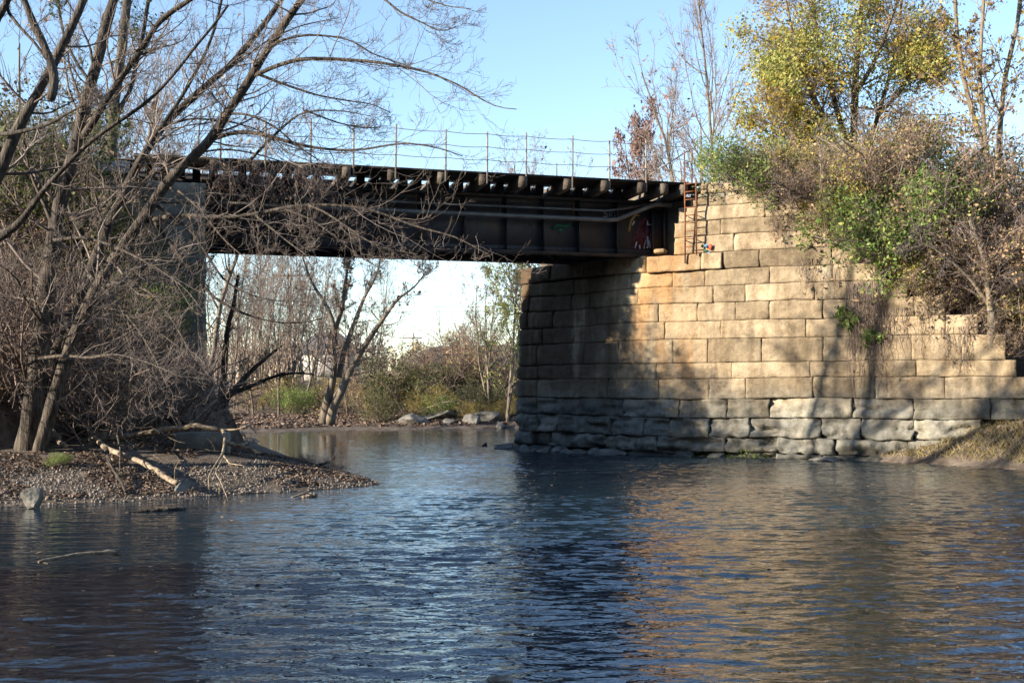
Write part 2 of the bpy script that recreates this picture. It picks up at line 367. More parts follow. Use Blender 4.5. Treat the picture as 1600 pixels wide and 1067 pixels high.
def sheet(name, xs, ys, zf, m, kind='structure', label=None):
    X, Y = np.meshgrid(xs, ys); Z = zf(X, Y); mb = MB()
    n = len(xs); k = len(ys); i = np.arange(k - 1)[:, None] * n + np.arange(n - 1)[None]
    f = np.stack([i, i + 1, i + n + 1, i + n], -1).reshape(-1, 4)
    mb.add(np.stack([X, Y, Z], -1).reshape(-1, 3), f, np.random.rand(X.size).astype(np.float32))
    o = mb.build(name, m, smooth=True); tag(o, label, None, None, kind); return o
def spaced(segs):
    o = []
    for a, b, st in segs: o += list(np.arange(a, b, st))
    return np.array(o)
xs = spaced([(-900, -60, 40), (-60, -22, 1.5), (-22, 18, .22), (18, 60, 2), (60, 901, 40)])
ys = spaced([(-60, 10, 2), (10, 36, .22), (36, 62, .45), (62, 110, 2), (110, 1500, 60)])
tag(sheet('ground', xs, ys, height, M['soil']), 'leaf strewn gravel and soil banks and railway fill on both sides of the river', 'ground')
# wind ripples: real relief from a spectrum of short waves running toward the camera
RIP = .16
def ripple_field(nx, ny, st, seed=3):
    r_ = np.random.RandomState(seed); kx = np.fft.fftfreq(nx, st)[None] * 2 * np.pi; ky = np.fft.fftfreq(ny, st)[:, None] * 2 * np.pi
    k = np.hypot(kx, ky) + 1e-6; th = np.arctan2(kx * np.cos(.12) + ky * np.sin(.12) * 0, ky)
    sp = np.zeros_like(k)
    for lam, wdt, am in ((1.6, .4, .22), (.5, .4, .5), (.25, .4, .9), (.14, .3, 1.0)):
        k0 = 2 * np.pi / lam; sp += am * np.exp(-(np.log(k / k0) / wdt) ** 2) / k0 ** 2
    sp = sp * (np.exp(-(np.sin(th)) ** 2 / (2 * .36 ** 2)) + .05)
    f = np.fft.ifft2(sp * np.exp(1j * r_.rand(ny, nx) * 2 * np.pi)).real
    gy = np.diff(f, axis=0) / st; return f / gy.std()
rst = .042; rx = np.arange(-13, 17, rst); ry = np.concatenate([np.arange(3.5, 51, rst)])
RF = ripple_field(len(rx), len(ry), rst) * RIP
wx = np.concatenate([spaced([(-900, -40, 60), (-40, -13, 3)]), rx, spaced([(17.1, 60, 4), (60, 901, 60)])]); wy_ = np.concatenate([spaced([(-20, 3.4, 3)]), ry, spaced([(51.1, 60, 3), (60, 1500, 80)])])
def wz(X, Y):
    Z = X * 0; i0 = int(np.searchsorted(wx, -13 - 1e-6)); j0 = int(np.searchsorted(wy_, 3.5 - 1e-6))
    x = rx[None]; y = ry[:, None]
    edge = sm((x + 13) / 1) * sm((17 - x) / 1) * sm((y - 3.5) / .5) * sm((51 - y) / 2)
    lee = .22 + .78 * sm((x + 5.2 - .12 * (y - 8)) / 4.2)          # calm in the lee of the wooded left bank
    gust = .75 + .35 * np.clip(fbm(np.broadcast_to(x, RF.shape), np.broadcast_to(y, RF.shape) * 1.8, 5, 21), -1, 1)
    Z[j0:j0 + len(ry), i0:i0 + len(rx)] = RF * edge * lee * gust; return Z
tag(sheet('river', wx, wy_, wz, M['water']), 'rippled dark river reflecting blue sky and tan stone', 'river')

# ---------------------------------------------------------------- masonry
def stone_wall(mb, org, wd, nin, courses, ext, seed, batter=.05, rough=.02, z_ref=5.2, lmin=.7, lmax=1.9, back=.45, res=.055, joint=.007, capjut=0, rough_low=1.0, edge_r=.03, path=None):
    """courses: list of (z0, z1, t0, t1, jut). stones laid with staggered joints"""
    rs = random.Random(seed)
    for ci, (z0, z1, t0, t1, jut) in enumerate(courses):
        t = t0
        while t < t1 - .05:
            Lh = rs.uniform(lmin, lmax)
            if t1 - (t + Lh) < lmin * .6: Lh = t1 - t
            a, b = t + joint / 2, t + Lh - joint / 2; c0, c1 = z0 + joint / 2, z1 - joint / 2
            low = max(0, min(1, (1.5 - z0) / 1.2)) * rough_low
            off = rs.uniform(-.012, .012) + jut + low * rs.uniform(-.03, .025)
            if low > .9 and rs.random() < .22: off -= rs.uniform(.12, .3)
            nu = max(6, int((b - a) / res)); nv = max(5, int((c1 - c0) / res))
            us = np.linspace(0, 1, nu + 1); vs = np.linspace(0, 1, nv + 1)
            # tighten the margin rings
            us = np.concatenate([[0, .018 / (b - a)], us[1:-1], [1 - .018 / (b - a), 1]]); vs = np.concatenate([[0, .018 / (c1 - c0)], vs[1:-1], [1 - .018 / (c1 - c0), 1]])
            nu = len(us) - 1; nv = len(vs) - 1
            tintv = rs.random(); sd = rs.uniform(0, 99)
            V = []; amp = rough * (1 + low * 2.2); rnd = rs.uniform(.6, 1.4)
            for j, v in enumerate(vs):
                for i, u in enumerate(us):
                    tt = a + u * (b - a); z = c0 + v * (c1 - c0)
                    eu = min(u, 1 - u) * (b - a); ev = min(v, 1 - v) * (c1 - c0); e = min(eu, ev)
                    o = off + amp * 2.2 * vn((tt * 1.3 + sd, z * 2.5, sd)) + amp * 1.1 * vn((tt * 5 + sd, z * 7, sd)) + amp * .75 * vn((tt * 13, z * 17, sd)) - .02 * max(0, vn((tt * 6 + 3, z * 11, sd)) - .25)
                    if low: o -= max(0, vn((tt * 1.1 + 7, z * 6, sd)) - .12) * .35 * low
                    if low: o -= low * (.06 * abs(vn((tt * .9 + sd, z * 15, sd))) + .03 * max(0, vn((tt * 3, z * 24, sd))))
                    if eu + ev < .16 and vn((sd, round(u), round(v))) > .12: o -= (.16 - eu - ev) * (.35 + .5 * low)
                    rr_ = edge_r + .025 * low + (.07 if path and tt < -LA + 1.6 else 0)
                    if e < rr_: o -= (1 - math.sqrt(max(0, 1 - (1 - e / rr_) ** 2))) * rr_ * rnd * .75
                    wob = .014 * (1 + 2 * low)
                    z_ = z; tt += wob * vn((z * 6, sd, tt)) * (1 if eu < .03 else .3); zz = z + wob * .7 * vn((tt * 5, sd, z + 9)) * (1 if ev < .03 else .3)
                    if path: o_, nin = path(tt); p = o_ - nin * (o + (z_ref - z) * batter)
                    else: p = org + wd * tt - nin * (o + (z_ref - z) * batter)
                    V.append((p[0], p[1], zz + .045 * vn((tt * .33 + seed, z * .7, 3.3)) + .014 * vn((tt * 1.7, z * 1.5, seed))))
            n = nu + 1; Fq = [(j * n + i, j * n + i + 1, j * n + n + i + 1, j * n + n + i) for j in range(nv) for i in range(nu)]
            ring = [i for i in range(n)] + [j * n + nu for j in range(1, nv + 1)] + [nv * n + i for i in range(nu - 1, -1, -1)] + [j * n for j in range(nv - 1, 0, -1)]
            k0 = len(V)
            for r_ in ring:
                x, y, z = V[r_]; V.append((x + nin[0] * back, y + nin[1] * back, z))
            m = len(ring)
            for q in range(m): Fq.append((ring[q], k0 + q, k0 + (q + 1) % m, ring[(q + 1) % m]))
            mb.add(V, Fq, tintv); t += Lh
def tw(px, y=500):                                           # t on the wing line for a pixel column
    k = (px - 800) / F; return (B[0] - k * B[1]) / (k * wW[1] - wW[0])
zc = [-.35, .13, .52, 1.02, 1.5, 2.02, 2.42, 3.02, 3.48, 3.96, 4.4, 4.82, 5.27]
right = empty('stone_abutment', (B[0], B[1], 0), 'tan and grey coursed stone abutment and wing wall carrying the right end of the bridge', 'abutment')
LA = 4.95
def face(t):
    r_ = .55
    if t > r_: return B + wW * t, nW
    if t < -(LA - .42):
        f_ = min(math.pi / 2, (-t - (LA - .42)) / .42); o_ = wA * math.sin(f_) - nA * math.cos(f_); ex = max(0, -t - (LA - .42) - .42 * math.pi / 2)
        return B + wA * (LA - .42) + nA * .42 + o_ * .42 + nA * ex, -o_
    if t < -r_: return B - wA * t, nA
    u = (t + r_) / (2 * r_); p0_, p1_ = B + wA * r_, B + wW * r_
    n_ = nA * (1 - u) + nW * u; return p0_ * (1 - u) ** 2 + 2 * u * (1 - u) * B + p1_ * u * u, n_ / np.linalg.norm(n_)
mb = MB()
ends = {0: 10.4, 1: 10.4, 2: 10.4, 3: 10.4, 4: 10.4, 5: tw(1588), 6: tw(1572), 7: tw(1530), 8: tw(1478), 9: tw(1420), 10: tw(1380), 11: tw(1340)}
cs = [(zc[i], zc[i + 1], -(LA + 1.1 - i * .03), ends[i], 0) for i in range(11)]
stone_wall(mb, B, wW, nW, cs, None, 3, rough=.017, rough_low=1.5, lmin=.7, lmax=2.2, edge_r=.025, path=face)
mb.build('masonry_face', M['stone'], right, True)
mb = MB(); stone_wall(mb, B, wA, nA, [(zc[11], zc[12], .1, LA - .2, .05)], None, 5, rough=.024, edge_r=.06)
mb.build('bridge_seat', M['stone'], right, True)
mb = MB(); cs = []
cs.append((zc[11], zc[12] - .02, tw(1012), tw(1130), .08)); cs.append((zc[11], zc[12], tw(1131), ends[11], 0))
zt = [5.27, 5.72, 6.12, 6.5, 6.83, 7.12]
es = [tw(1310), tw(1290), tw(1255), tw(1216), tw(1188)]
st = [tw(1054), tw(1054), tw(1060), tw(1078), tw(1095)]
for i in range(5): cs.append((zt[i], zt[i + 1], st[i], es[i], -.02))
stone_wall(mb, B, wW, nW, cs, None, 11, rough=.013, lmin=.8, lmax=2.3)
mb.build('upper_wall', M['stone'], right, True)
mb = MB()                                                    # mortar core
def slab(mb, o, w, n, t0, t1, d0, d1, z0, z1, a=.2):
    V = []
    for z in (z0, z1):
        for (t, d) in ((t0, d0), (t1, d0), (t1, d1), (t0, d1)):
            p = o + w * t + n * d; V.append((p[0], p[1], z))
    mb.add(V, [(0, 3, 2, 1), (4, 5, 6, 7), (0, 1, 5, 4), (1, 2, 6, 5), (2, 3, 7, 6), (3, 0, 4, 7)], a)
slab(mb, B, wA, nA, .2, LA - .4, .2, 1.2, -.6, 5.2)
for i in range(11): slab(mb, B, wW, nW, .3, ends[i] - .05, .12, .9, zc[i] - (.3 if i == 0 else 0), zc[i + 1] - .002)
slab(mb, B, wW, nW, .3, ends[11] - .05, .1, .9, 4.82, 5.24)
for i in range(5): slab(mb, B, wW, nW, st[i] + .04, es[i] - .05, .12, .9, zt[i], zt[i + 1] - .02)
# backwall under the deck end
slab(mb, B + wW * .75 + nW * .4, wA, nA, 0, 4.4, .3, 1.0, 5.0, 6.79)
mb.build('mortar_core', M['concrete'], right)
mb = MB()
for k in range(9):                                            # loose displaced stones along bench
    t = tw(1008 + k * 3)
p = B + wW * (tw(1022)) - nW * .12
p = B + wW * (tw(1034)) - nW * .05
mb.box((p[0], p[1], 5.35), .3, .3, .12, (wW[0], wW[1], 0), a=.3, bev=.03)
mb.build('loose_stone', M['stone'], right)

# ladder
lb = B + wW * tw(1084) - nW * .16
lad = empty('ladder', (lb[0], lb[1], 5.15), 'rusty iron ladder fixed to the wall beside the end of the bridge', 'ladder')
for k, off in ((0, -.17), (1, .13), ):
    m_ = MB(); q = lb + wW * off; m_.tube([(q[0], q[1], 5.2 if k else 5.0), (q[0] + .01, q[1], 6.3), (q[0], q[1], 7.95 if k == 0 else 7.2)], .022, 6); m_.build('rail', M['rust'], lad)
for k in range(9):
    z = 5.42 + k * .205; a_ = lb + wW * -.17; b_ = lb + wW * .13; m_ = MB()
    m_.tube([(a_[0], a_[1], z), (b_[0], b_[1], z + .01)], .014, 6); m_.build('rung', M['rust'], lad)
for z in (5.6, 6.25, 6.85):
    for o_ in (-.17, .13):
        m_ = MB(); a_ = lb + wW * o_; b_ = a_ + nW * .2; m_.tube([(a_[0], a_[1], z), (b_[0], b_[1], z)], .012, 6); m_.build('bracket', M['rust'], lad)

# left abutment
la = E(SL, -.1, 0); lo = np.array([la.x, la.y])
left = empty('stone_abutment', (la.x, la.y, .5), 'shaded stone abutment under the left end of the bridge behind bare branches', 'abutment')
mb = MB()
dl = -dB
cs = [(.0 + .5 * i, .5 + .5 * i, 0, 5.2 if i < 6 else 3.2, .12 if i < 3 else 0) for i in range(13)]
stone_wall(mb, lo, dl, nB, cs, None, 21, rough=.02, lmin=.9, lmax=1.9, res=.08, batter=.02)
mb.build('side_wall', M['concrete'], left, True)
mb = MB(); cs = [(.0 + .5 * i, .5 + .5 * i, 0, 3.6, 0) for i in range(10)]
stone_wall(mb, lo, nB, -dB, cs, None, 22, rough=.02, res=.1, batter=.02)
mb.build('breast_wall', M['concrete'], left, True)
mb = MB(); slab(mb, lo, dl, nB, .12, 3.0, .15, 3.5, -.3, 6.4); mb.build('mortar_core', M['concrete'], left)

# ---------------------------------------------------------------- bridge
br = empty('railway_bridge', E(SL, 2.3, 5.2), 'dark steel plate girder railway bridge spanning from wooded left bank to stone abutment', 'bridge')
SR = -1.2; S2 = SL + 1.6
def bar(mb, s0, s1, c, z, w, h, a=None):                      # bar along the bridge
    p = (E(s0, c, z) + E(s1, c, z)) / 2; mb.box(p, abs(s1 - s0), w, h, (dB[0], dB[1], 0), a=a)
zb, ztp = 5.28, 6.72
gx = [s_at_px(p) - .2 for p in (530, 595, 660, 727, 795, 855, 912, 973, 1030)]
sp0 = gx[0] - gx[1]
gx = [gx[0] + sp0 * k for k in range(6, 0, -1)] + gx
for nm, c in (('girder', 1.05), ('girder', 3.05)):
    g = MB(); s0, s1 = .15, S2
    bar(g, s0, s1, c, (zb + ztp) / 2, .016, ztp - zb)
    bar(g, s0, s1, c, zb + .012, .36, .03); bar(g, s0 + .3, s1 - .3, c, zb - .02, .34, .026); bar(g, s0, s1, c, ztp - .012, .36, .03); bar(g, s0, s1, c, ztp + .018, .34, .024)
    for sg in (-1, 1):
        bar(g, s0, s1, c + sg * .022, zb + .1, .026, .15); bar(g, s0, s1, c + sg * .022, ztp - .1, .026, .15)
    for i in range(int((s1 - s0) / .16)):
        for z in (zb + .1, ztp - .1):
            if c < 2: g.box(E(s0 + .08 + i * .16, c - .041, z), .026, .014, .026, (dB[0], dB[1], 0))
    for i in range(int((s1 - s0) / .1)):
        g.box(E(s0 + .05 + i * .1, c - .12, zb - .043), .03, .03, .02, (dB[0], dB[1], 0))
    go = g.build(nm, M['steel'], br)
    for x_ in gx + [.3]:
        if x_ > S2: continue
        f_ = MB(); p = E(x_, c - .085, (zb + ztp) / 2); f_.box(p, .016, .15, ztp - zb - .06, (dB[0], dB[1], 0)); p = E(x_ - .045, c - .018, (zb + ztp) / 2); f_.box(p, .09, .018, ztp - zb - .34, (dB[0], dB[1], 0))
        f_.build('stiffener', M['steel'], go)
f_ = MB()
for x_ in gx[::1]:
    if x_ > S2: continue
    for z in (zb + .15, ztp - .2): f_.box(E(x_, 2.05, z), .1, 1.94, .1, (dB[0], dB[1], 0))
    a_, b_ = E(x_, 1.08, zb + .2), E(x_, 3.02, ztp - .2); f_.tube([a_, b_], .04, 6); a_, b_ = E(x_, 3.02, zb + .2), E(x_, 1.08, ztp - .2); f_.tube([a_, b_], .04, 6)
for a_, b_ in zip(gx[:-1], gx[1:]):
    f_.tube([E(a_, 1.1, zb + .06), E(b_, 3.0, zb + .06)], .035, 6)
f_.build('cross_bracing', M['steel'], br)
# ties: ordinary ones carry the rails, long ones also the walkway
ZT = ZD - .06
long_px = [334, 400, 472, 541, 612, 690, 755, 817, 887, 945, 1002, 1037, 1068]
longs = [s_at_px(p) for p in long_px]
for s_ in longs:
    f_ = MB(); f_.box(E(s_, 1.75 + random.uniform(-.03, .03), ZT - .15), .19, 3.6, .25, (dB[0], dB[1], 0)); f_.build('long_tie', M['wood'], br)
s_ = -.2
while s_ < SL + 1.5:
    if min(abs(s_ - l) for l in longs) > .24:
        f_ = MB(); f_.box(E(s_, 2.24 + random.uniform(-.04, .04), ZT - .15), .19, 2.6, .25, (dB[0], dB[1], 0), bev=.005); f_.build('tie', M['wood_dark'], br)
    s_ += .36
f_ = MB(); bar(f_, -.35, S2, .32, ZT + .016, .2, .05, .2); bar(f_, -.35, S2, .1, ZT + .018, .19, .055, .4); bar(f_, -.35, S2, .54, ZT + .014, .2, .05, .6); bar(f_, -.35, S2, .755, ZT + .016, .2, .05, .3); f_.build('walkway', M['wood_dark'], br)
f_ = MB(); bar(f_, -.2, S2, .95, ZT + .06, .16, .14, .3); bar(f_, -.2, S2, 3.25, ZT + .06, .16, .14, .3); f_.build('guard_timber', M['wood_dark'], br)
for c in (1.34, 2.78):
    f_ = MB(); bar(f_, -9, S2 + 12, c, ZT + .15, .07, .035); bar(f_, -9, S2 + 12, c, ZT + .08, .018, .12); bar(f_, -9, S2 + 12, c, ZT + .012, .14, .016); f_.build('rail', M['steel'], br)
# pipes
bk = s_at_px(975)
f_ = MB(); y0 = .78
f_.tube([E(S2, y0, 6.18), E(SL * .6, y0, 6.18), E(bk + .1, y0, 6.18), E(bk - .1, y0, 6.2), E(s_at_px(1035), y0 - .1, 6.6), E(s_at_px(1040) - .05, y0 - .1, 6.63), E(.2, y0 - .1, 6.62)], .06, 8); f_.build('pipe', M['pipe'], br)
f_ = MB(); f_.tube([E(S2, .86, 6.42), E(SL * .6, .86, 6.42), E(bk + .2, .86, 6.43), E(bk - .3, .86, 6.5), E(s_at_px(1030), .86, 6.66)], .032, 8); f_.build('conduit', M['pipe'], br)
f_ = MB()
for x_ in gx[::2]:
    if x_ < bk + .3: continue
    f_.tube([E(x_ + .2, .8, 6.1), E(x_ + .2, .8, ZT - .2)], .012, 6)
f_.build('pipe_hanger', M['rust'], br)
# handrail
posts = [344, 414, 485, 552, 618, 696, 761, 822, 894, 952, 1009]
rail = MB(); ps = [s_at_px(p) for p in posts]
for s_ in ps:
    f_ = MB(); zt_ = ZD + 1.0 + random.uniform(-.04, .03); lean = random.uniform(-.02, .02)
    f_.tube([E(s_, -.03, ZT - .25), E(s_, -.03 + lean, zt_)], .024, 6); f_.build('post', M['post'], br)
pe = E(-.12, .05, 0)
f_ = MB(); f_.tube([(pe.x, pe.y, ZT - .3), (pe.x, pe.y, ZD + .86)], .02, 6); f_.build('post', M['rust'], br)
f_ = MB(); a_ = E(.05, -.03, ZD + .8); b_ = E(ps[-1], -.03, ZD + .06); f_.tube([a_, b_], .016, 6); f_.build('brace', M['post'], br)
sall = [S2] + ps + [-.12]
for hgt in (.93, .6, .28):
    f_ = MB(); pts = []
    for a_, b_ in zip(sall[:-1], sall[1:]):
        for k in range(4):
            u = k / 4; pts.append(E(a_ + (b_ - a_) * u, -.05, ZD + hgt - .03 * math.sin(math.pi * u) + random.uniform(-.004, .004)))
    pts.append(E(-.12, -.03, ZD + hgt - .1)); f_.tube(pts, .009, 5); f_.build('wire', M['post'], br)
# graffiti on the web
def stroke(name, mt_, pts, c, r=.02, surf='web'):
    f_ = MB()
    for line in pts:
        pp = []
        for (px, py) in line:
            if surf == 'web':
                s_ = s_c(px, c); pp.append(E(s_, c, zpx(px, py, s_, c)))
            else:
                t_ = tw(px); q = B + wW * t_ - nW * (c + .0); Yq = q[1]; pp.append(Vector((q[0], q[1], P(px, py, Yq).z)))
        pp = np.array([list(v) for v in pp]); f_.tubes(pp[None], np.full((1, len(pp)), r), 6)
    # flatten to the surface: thin paint film
    n3 = nB if surf == 'web' else nW
    V = np.concatenate(f_.v); base = E(0, c) if surf == 'web' else Vector((B[0] - nW[0] * c, B[1] - nW[1] * c, 0))
    dd = (V[:, 0] - base.x) * n3[0] + (V[:, 1] - base.y) * n3[1]
    V[:, 0] -= dd * n3[0] * .97; V[:, 1] -= dd * n3[1] * .97; f_.v = [V]
    return f_.build(name, mt_, br if surf == 'web' else right)
def s_c(px, c):
    k = (px - 800) / F; o = E(0, c); return (o.x - k * o.y) / (dB[0] - k * dB[1])
def zpx(px, py, s_, c): return P(px, py, E(s_, c).y).z
cw = 1.05 - .014
stroke('graffiti', M['paint_maroon'], [[(996, 390), (1000, 352), (1010, 340), (1019, 350), (1018, 388)], [(1004, 388), (1005, 350)], [(1012, 388), (1012, 345)], [(990, 385), (994, 365)], [(999, 372), (1016, 366)], [(1001, 356), (1014, 380)]], cw, .065)
stroke('graffiti', M['paint_white'], [[(1013, 345), (1013, 351), (1019, 351)], [(1007, 389), (1010, 374), (1014, 386), (1013, 369)], [(993, 388), (996, 378)], [(1017, 388), (1016, 376), (1012, 388)], [(989, 352), (993, 345)], [(1000, 383), (1001, 389)], [(1021, 384), (1022, 389)]], cw - .014, .022)
stroke('graffiti', M['paint_ochre'], [[(984, 362), (987, 346), (994, 336), (1000, 337)]], cw, .035)
stroke('graffiti', M['paint_red'], [[(1001, 318), (1001, 325), (1005, 325)], [(1008, 318), (1012, 326)], [(1012, 318), (1008, 326)], [(1019, 316), (1015, 320), (1019, 324)]], cw, .015)
stroke('graffiti', M['paint_white'], [[(950, 331), (945, 331), (945, 334), (950, 335), (949, 339), (944, 338)], [(953, 338), (953, 331), (957, 338), (957, 331)], [(960, 331), (962, 334), (965, 330)], [(962, 334), (961, 344)]], cw, .012)
stroke('graffiti', M['paint_green'], [[(862, 358), (872, 352), (884, 354), (895, 350)], [(872, 362), (880, 358)]], cw, .05)
stroke('graffiti', M['paint_blue'], [[(1104, 382), (1106, 386)], [(1108, 394), (1109, 397)]], .03, .05, 'wall')
stroke('graffiti', M['paint_red'], [[(1111, 382), (1112, 386), (1111, 390)]], .03, .045, 'wall')
stroke('graffiti', M['paint_green'], [[(1098, 383), (1101, 386)], [(1105, 390), (1103, 393)]], .03, .04, 'wall')

# ballast shoulders on both approaches
mb = MB()
for s0, s1 in ((-9, -1.3), (SL + 1.7, SL + 14)):
    n_ = 40; ss = np.linspace(s0, s1, n_); ccs = np.linspace(-.1, 4.7, 14); V = []
    for s_ in ss:
        for c_ in ccs:
            z = ZT - .02 - max(0, abs(c_ - 2.3) - 1.7) * .6 + .03 * vn((s_ * 3, c_ * 3, 0)); p = E(s_, c_, z); V.append(tuple(p))
    mb.add(V, [(i * 14 + j, i * 14 + j + 1, i * 14 + 15 + j, i * 14 + 14 + j) for i in range(n_ - 1) for j in range(13)])
tag(mb.build('track_ballast', M['ballast'], None, True), 'brownish stone ballast under the rails on the approaches', 'ballast', kind='structure')

# ---------------------------------------------------------------- trees
rng = np.random.RandomState(4)
def unit(v): return v / (np.linalg.norm(v, axis=-1, keepdims=True) + 1e-9)
def resample(pts, rad, k):
    pts = np.array([list(p) for p in pts], float); rad = np.array(rad, float)
    d = np.r_[0, np.cumsum(np.linalg.norm(np.diff(pts, axis=0), axis=1))]; u = np.linspace(0, d[-1], k)
    # smooth (catmull-ish) by interpolating then relaxing
    out = np.stack([np.interp(u, d, pts[:, i]) for i in range(3)], -1); rr = np.interp(u, d, rad)
    for _ in range(2): out[1:-1] = .25 * out[:-2] + .5 * out[1:-1] + .25 * out[2:]
    return out, rr
def spawn(PN, RN, per, lf, k, u0=.15, u1=1.0, ang=(30, 65), trop=(0, 0, .0), trop2=None, wig=.18, rr=.55, rmin=.003, lmin=.12, lens=None, taper=.25):
    """children along parent polylines. PN (N,K,3)"""
    N, K, _ = PN.shape
    L = np.linalg.norm(np.diff(PN, axis=1), axis=2).sum(1)
    cnt = np.maximum(1, (per * (np.ones(N) if lens is None else L / lens) + rng.rand(N)).astype(int))
    idx = np.repeat(np.arange(N), cnt); n = len(idx)
    u = u0 + (u1 - u0) * rng.rand(n) ** .85; x = u * (K - 1); i0 = np.minimum(x.astype(int), K - 2); fr = (x - i0)[:, None]
    p = PN[idx, i0] * (1 - fr) + PN[idx, i0 + 1] * fr; r = RN[idx, i0] * (1 - fr[:, 0]) + RN[idx, i0 + 1] * fr[:, 0]
    t = unit(PN[idx, i0 + 1] - PN[idx, i0]); q = rng.normal(size=(n, 3)); q = unit(q - (q * t).sum(1, keepdims=True) * t)
    a = np.radians(rng.uniform(ang[0], ang[1], n))[:, None]; d = unit(t * np.cos(a) + q * np.sin(a))
    ln = np.maximum(lmin, (L[idx] * lf * (1.15 - .75 * u) * rng.uniform(.6, 1.3, n)))
    st = (ln / (k - 1))[:, None]; out = np.zeros((n, k, 3)); out[:, 0] = p; tr = np.array(trop, float); tr2 = tr if trop2 is None else np.array(trop2, float)
    for j in range(1, k):
        f = j / (k - 1); d = unit(d + (tr * (1 - f) + tr2 * f) + rng.normal(size=(n, 3)) * wig); out[:, j] = out[:, j - 1] + d * st
    r0 = np.maximum(rmin, np.minimum(r * rr * rng.uniform(.7, 1.1, n), ln * .022)); R_ = r0[:, None] * np.linspace(1, taper, k)[None]
    return out, np.maximum(R_, rmin * .6)
def leaves(mb, PN, per, size, spread=.06, droop=.3, u0=.2, clump=0):
    N, K, _ = PN.shape; n = int(N * per); idx = rng.randint(0, N, n); x = (u0 + (1 - u0) * rng.rand(n)) * (K - 1); i0 = np.minimum(x.astype(int), K - 2); fr = (x - i0)[:, None]
    c = PN[idx, i0] * (1 - fr) + PN[idx, i0 + 1] * fr + rng.normal(size=(n, 3)) * spread
    if clump:
        q_ = c * clump; v_ = np.sin(q_[:, 0] * 1.1 + 2 * np.sin(q_[:, 2] * .9)) + np.sin(q_[:, 1] * 1.3 + 1.7 * np.sin(q_[:, 0])) + np.sin(q_[:, 2] * 1.5 + 1.9 * np.sin(q_[:, 1] * .8 + 1)) + .8 * np.sin(q_[:, 0] * 2.7 + q_[:, 2] * 2.1) + rng.normal(size=n) * .45
        c = c[v_ > .15]; n = len(c)
    a = unit(rng.normal(size=(n, 3)) + np.array([0, 0, -droop])); b = unit(np.cross(a, rng.normal(size=(n, 3)))); nn = np.cross(a, b)
    s = (size * np.exp(rng.normal(size=n) * .32))[:, None]
    V = np.stack([c - a * s * .5, c + b * s * .3 + nn * s * .08, c + a * s * .55, c - b * s * .3 + nn * s * .08], 1).reshape(-1, 3)
    f = np.arange(n * 4).reshape(n, 4); mb.add(V, f, np.repeat(rng.rand(n), 4).astype(np.float32))
def traced(paths, K=22, twist=.0):
    """paths: list of (list of (px,py), Y0, Y1, r0_px, r1_px)"""
    out = []
    for pts, Y0, Y1, r0, r1 in paths:
        n = len(pts); w = [P(x, y, Y0 + (Y1 - Y0) * i / (n - 1)) for i, (x, y) in enumerate(pts)]
        rd = [(r1 + (r0 - r1) * (1 - i / (n - 1)) ** 1.25) * (Y0 + (Y1 - Y0) * i / (n - 1)) / F for i in range(n)]
        out.append(resample(w, rd, K))
    return np.stack([o[0] for o in out]), np.stack([o[1] for o in out])
def tree_obj(name, base, label, cat, trunk, crown, mt_=M['bark'], mc=M['twig'], foliage=None, group=None, sides=8, flare=0):
    root = empty(name, base, label, cat, group)
    m_ = MB()
    for PN, RN in trunk:
        if flare:
            RN = RN.copy()
        m_.tubes(PN, RN, sides, lump=.1)
    m_.build('trunk', mt_, root, True)
    m_ = MB()
    for PN, RN in crown: m_.tubes(PN, RN, 3, cap=False)
    if crown: m_.build('crown', mc, root)
    for fo in (foliage or []): fo[0].build('foliage', fo[1], root)
    return root

# --- big left tree, traced limbs
Yt = 20.6
A = [([(36, 728), (42, 700), (50, 650), (58, 580), (66, 510), (73, 450), (80, 400), (88, 350), (100, 290), (116, 240), (129, 180), (141, 135), (157, 73), (178, 0), (200, -90), (215, -190)], Yt, Yt - .3, 18, 7),
     ([(50, 726), (60, 680), (71, 610), (85, 551), (107, 505), (125, 462), (139, 426), (160, 375), (185, 320), (200, 287), (217, 255), (253, 197), (295, 158), (337, 122), (371, 91), (397, 58), (420, 29), (440, 0), (480, -80)], Yt + .3, Yt + 1.6, 11, 3.8),
     ([(58, 728), (68, 680), (82, 629), (103, 565), (114, 530), (132, 487), (150, 451), (185, 395), (225, 340), (240, 312), (262, 285), (287, 257), (326, 224), (349, 188), (378, 143), (397, 110), (420, 75), (446, 36), (472, 0), (505, -60)], Yt - .2, Yt - 1.5, 11.5, 6)]
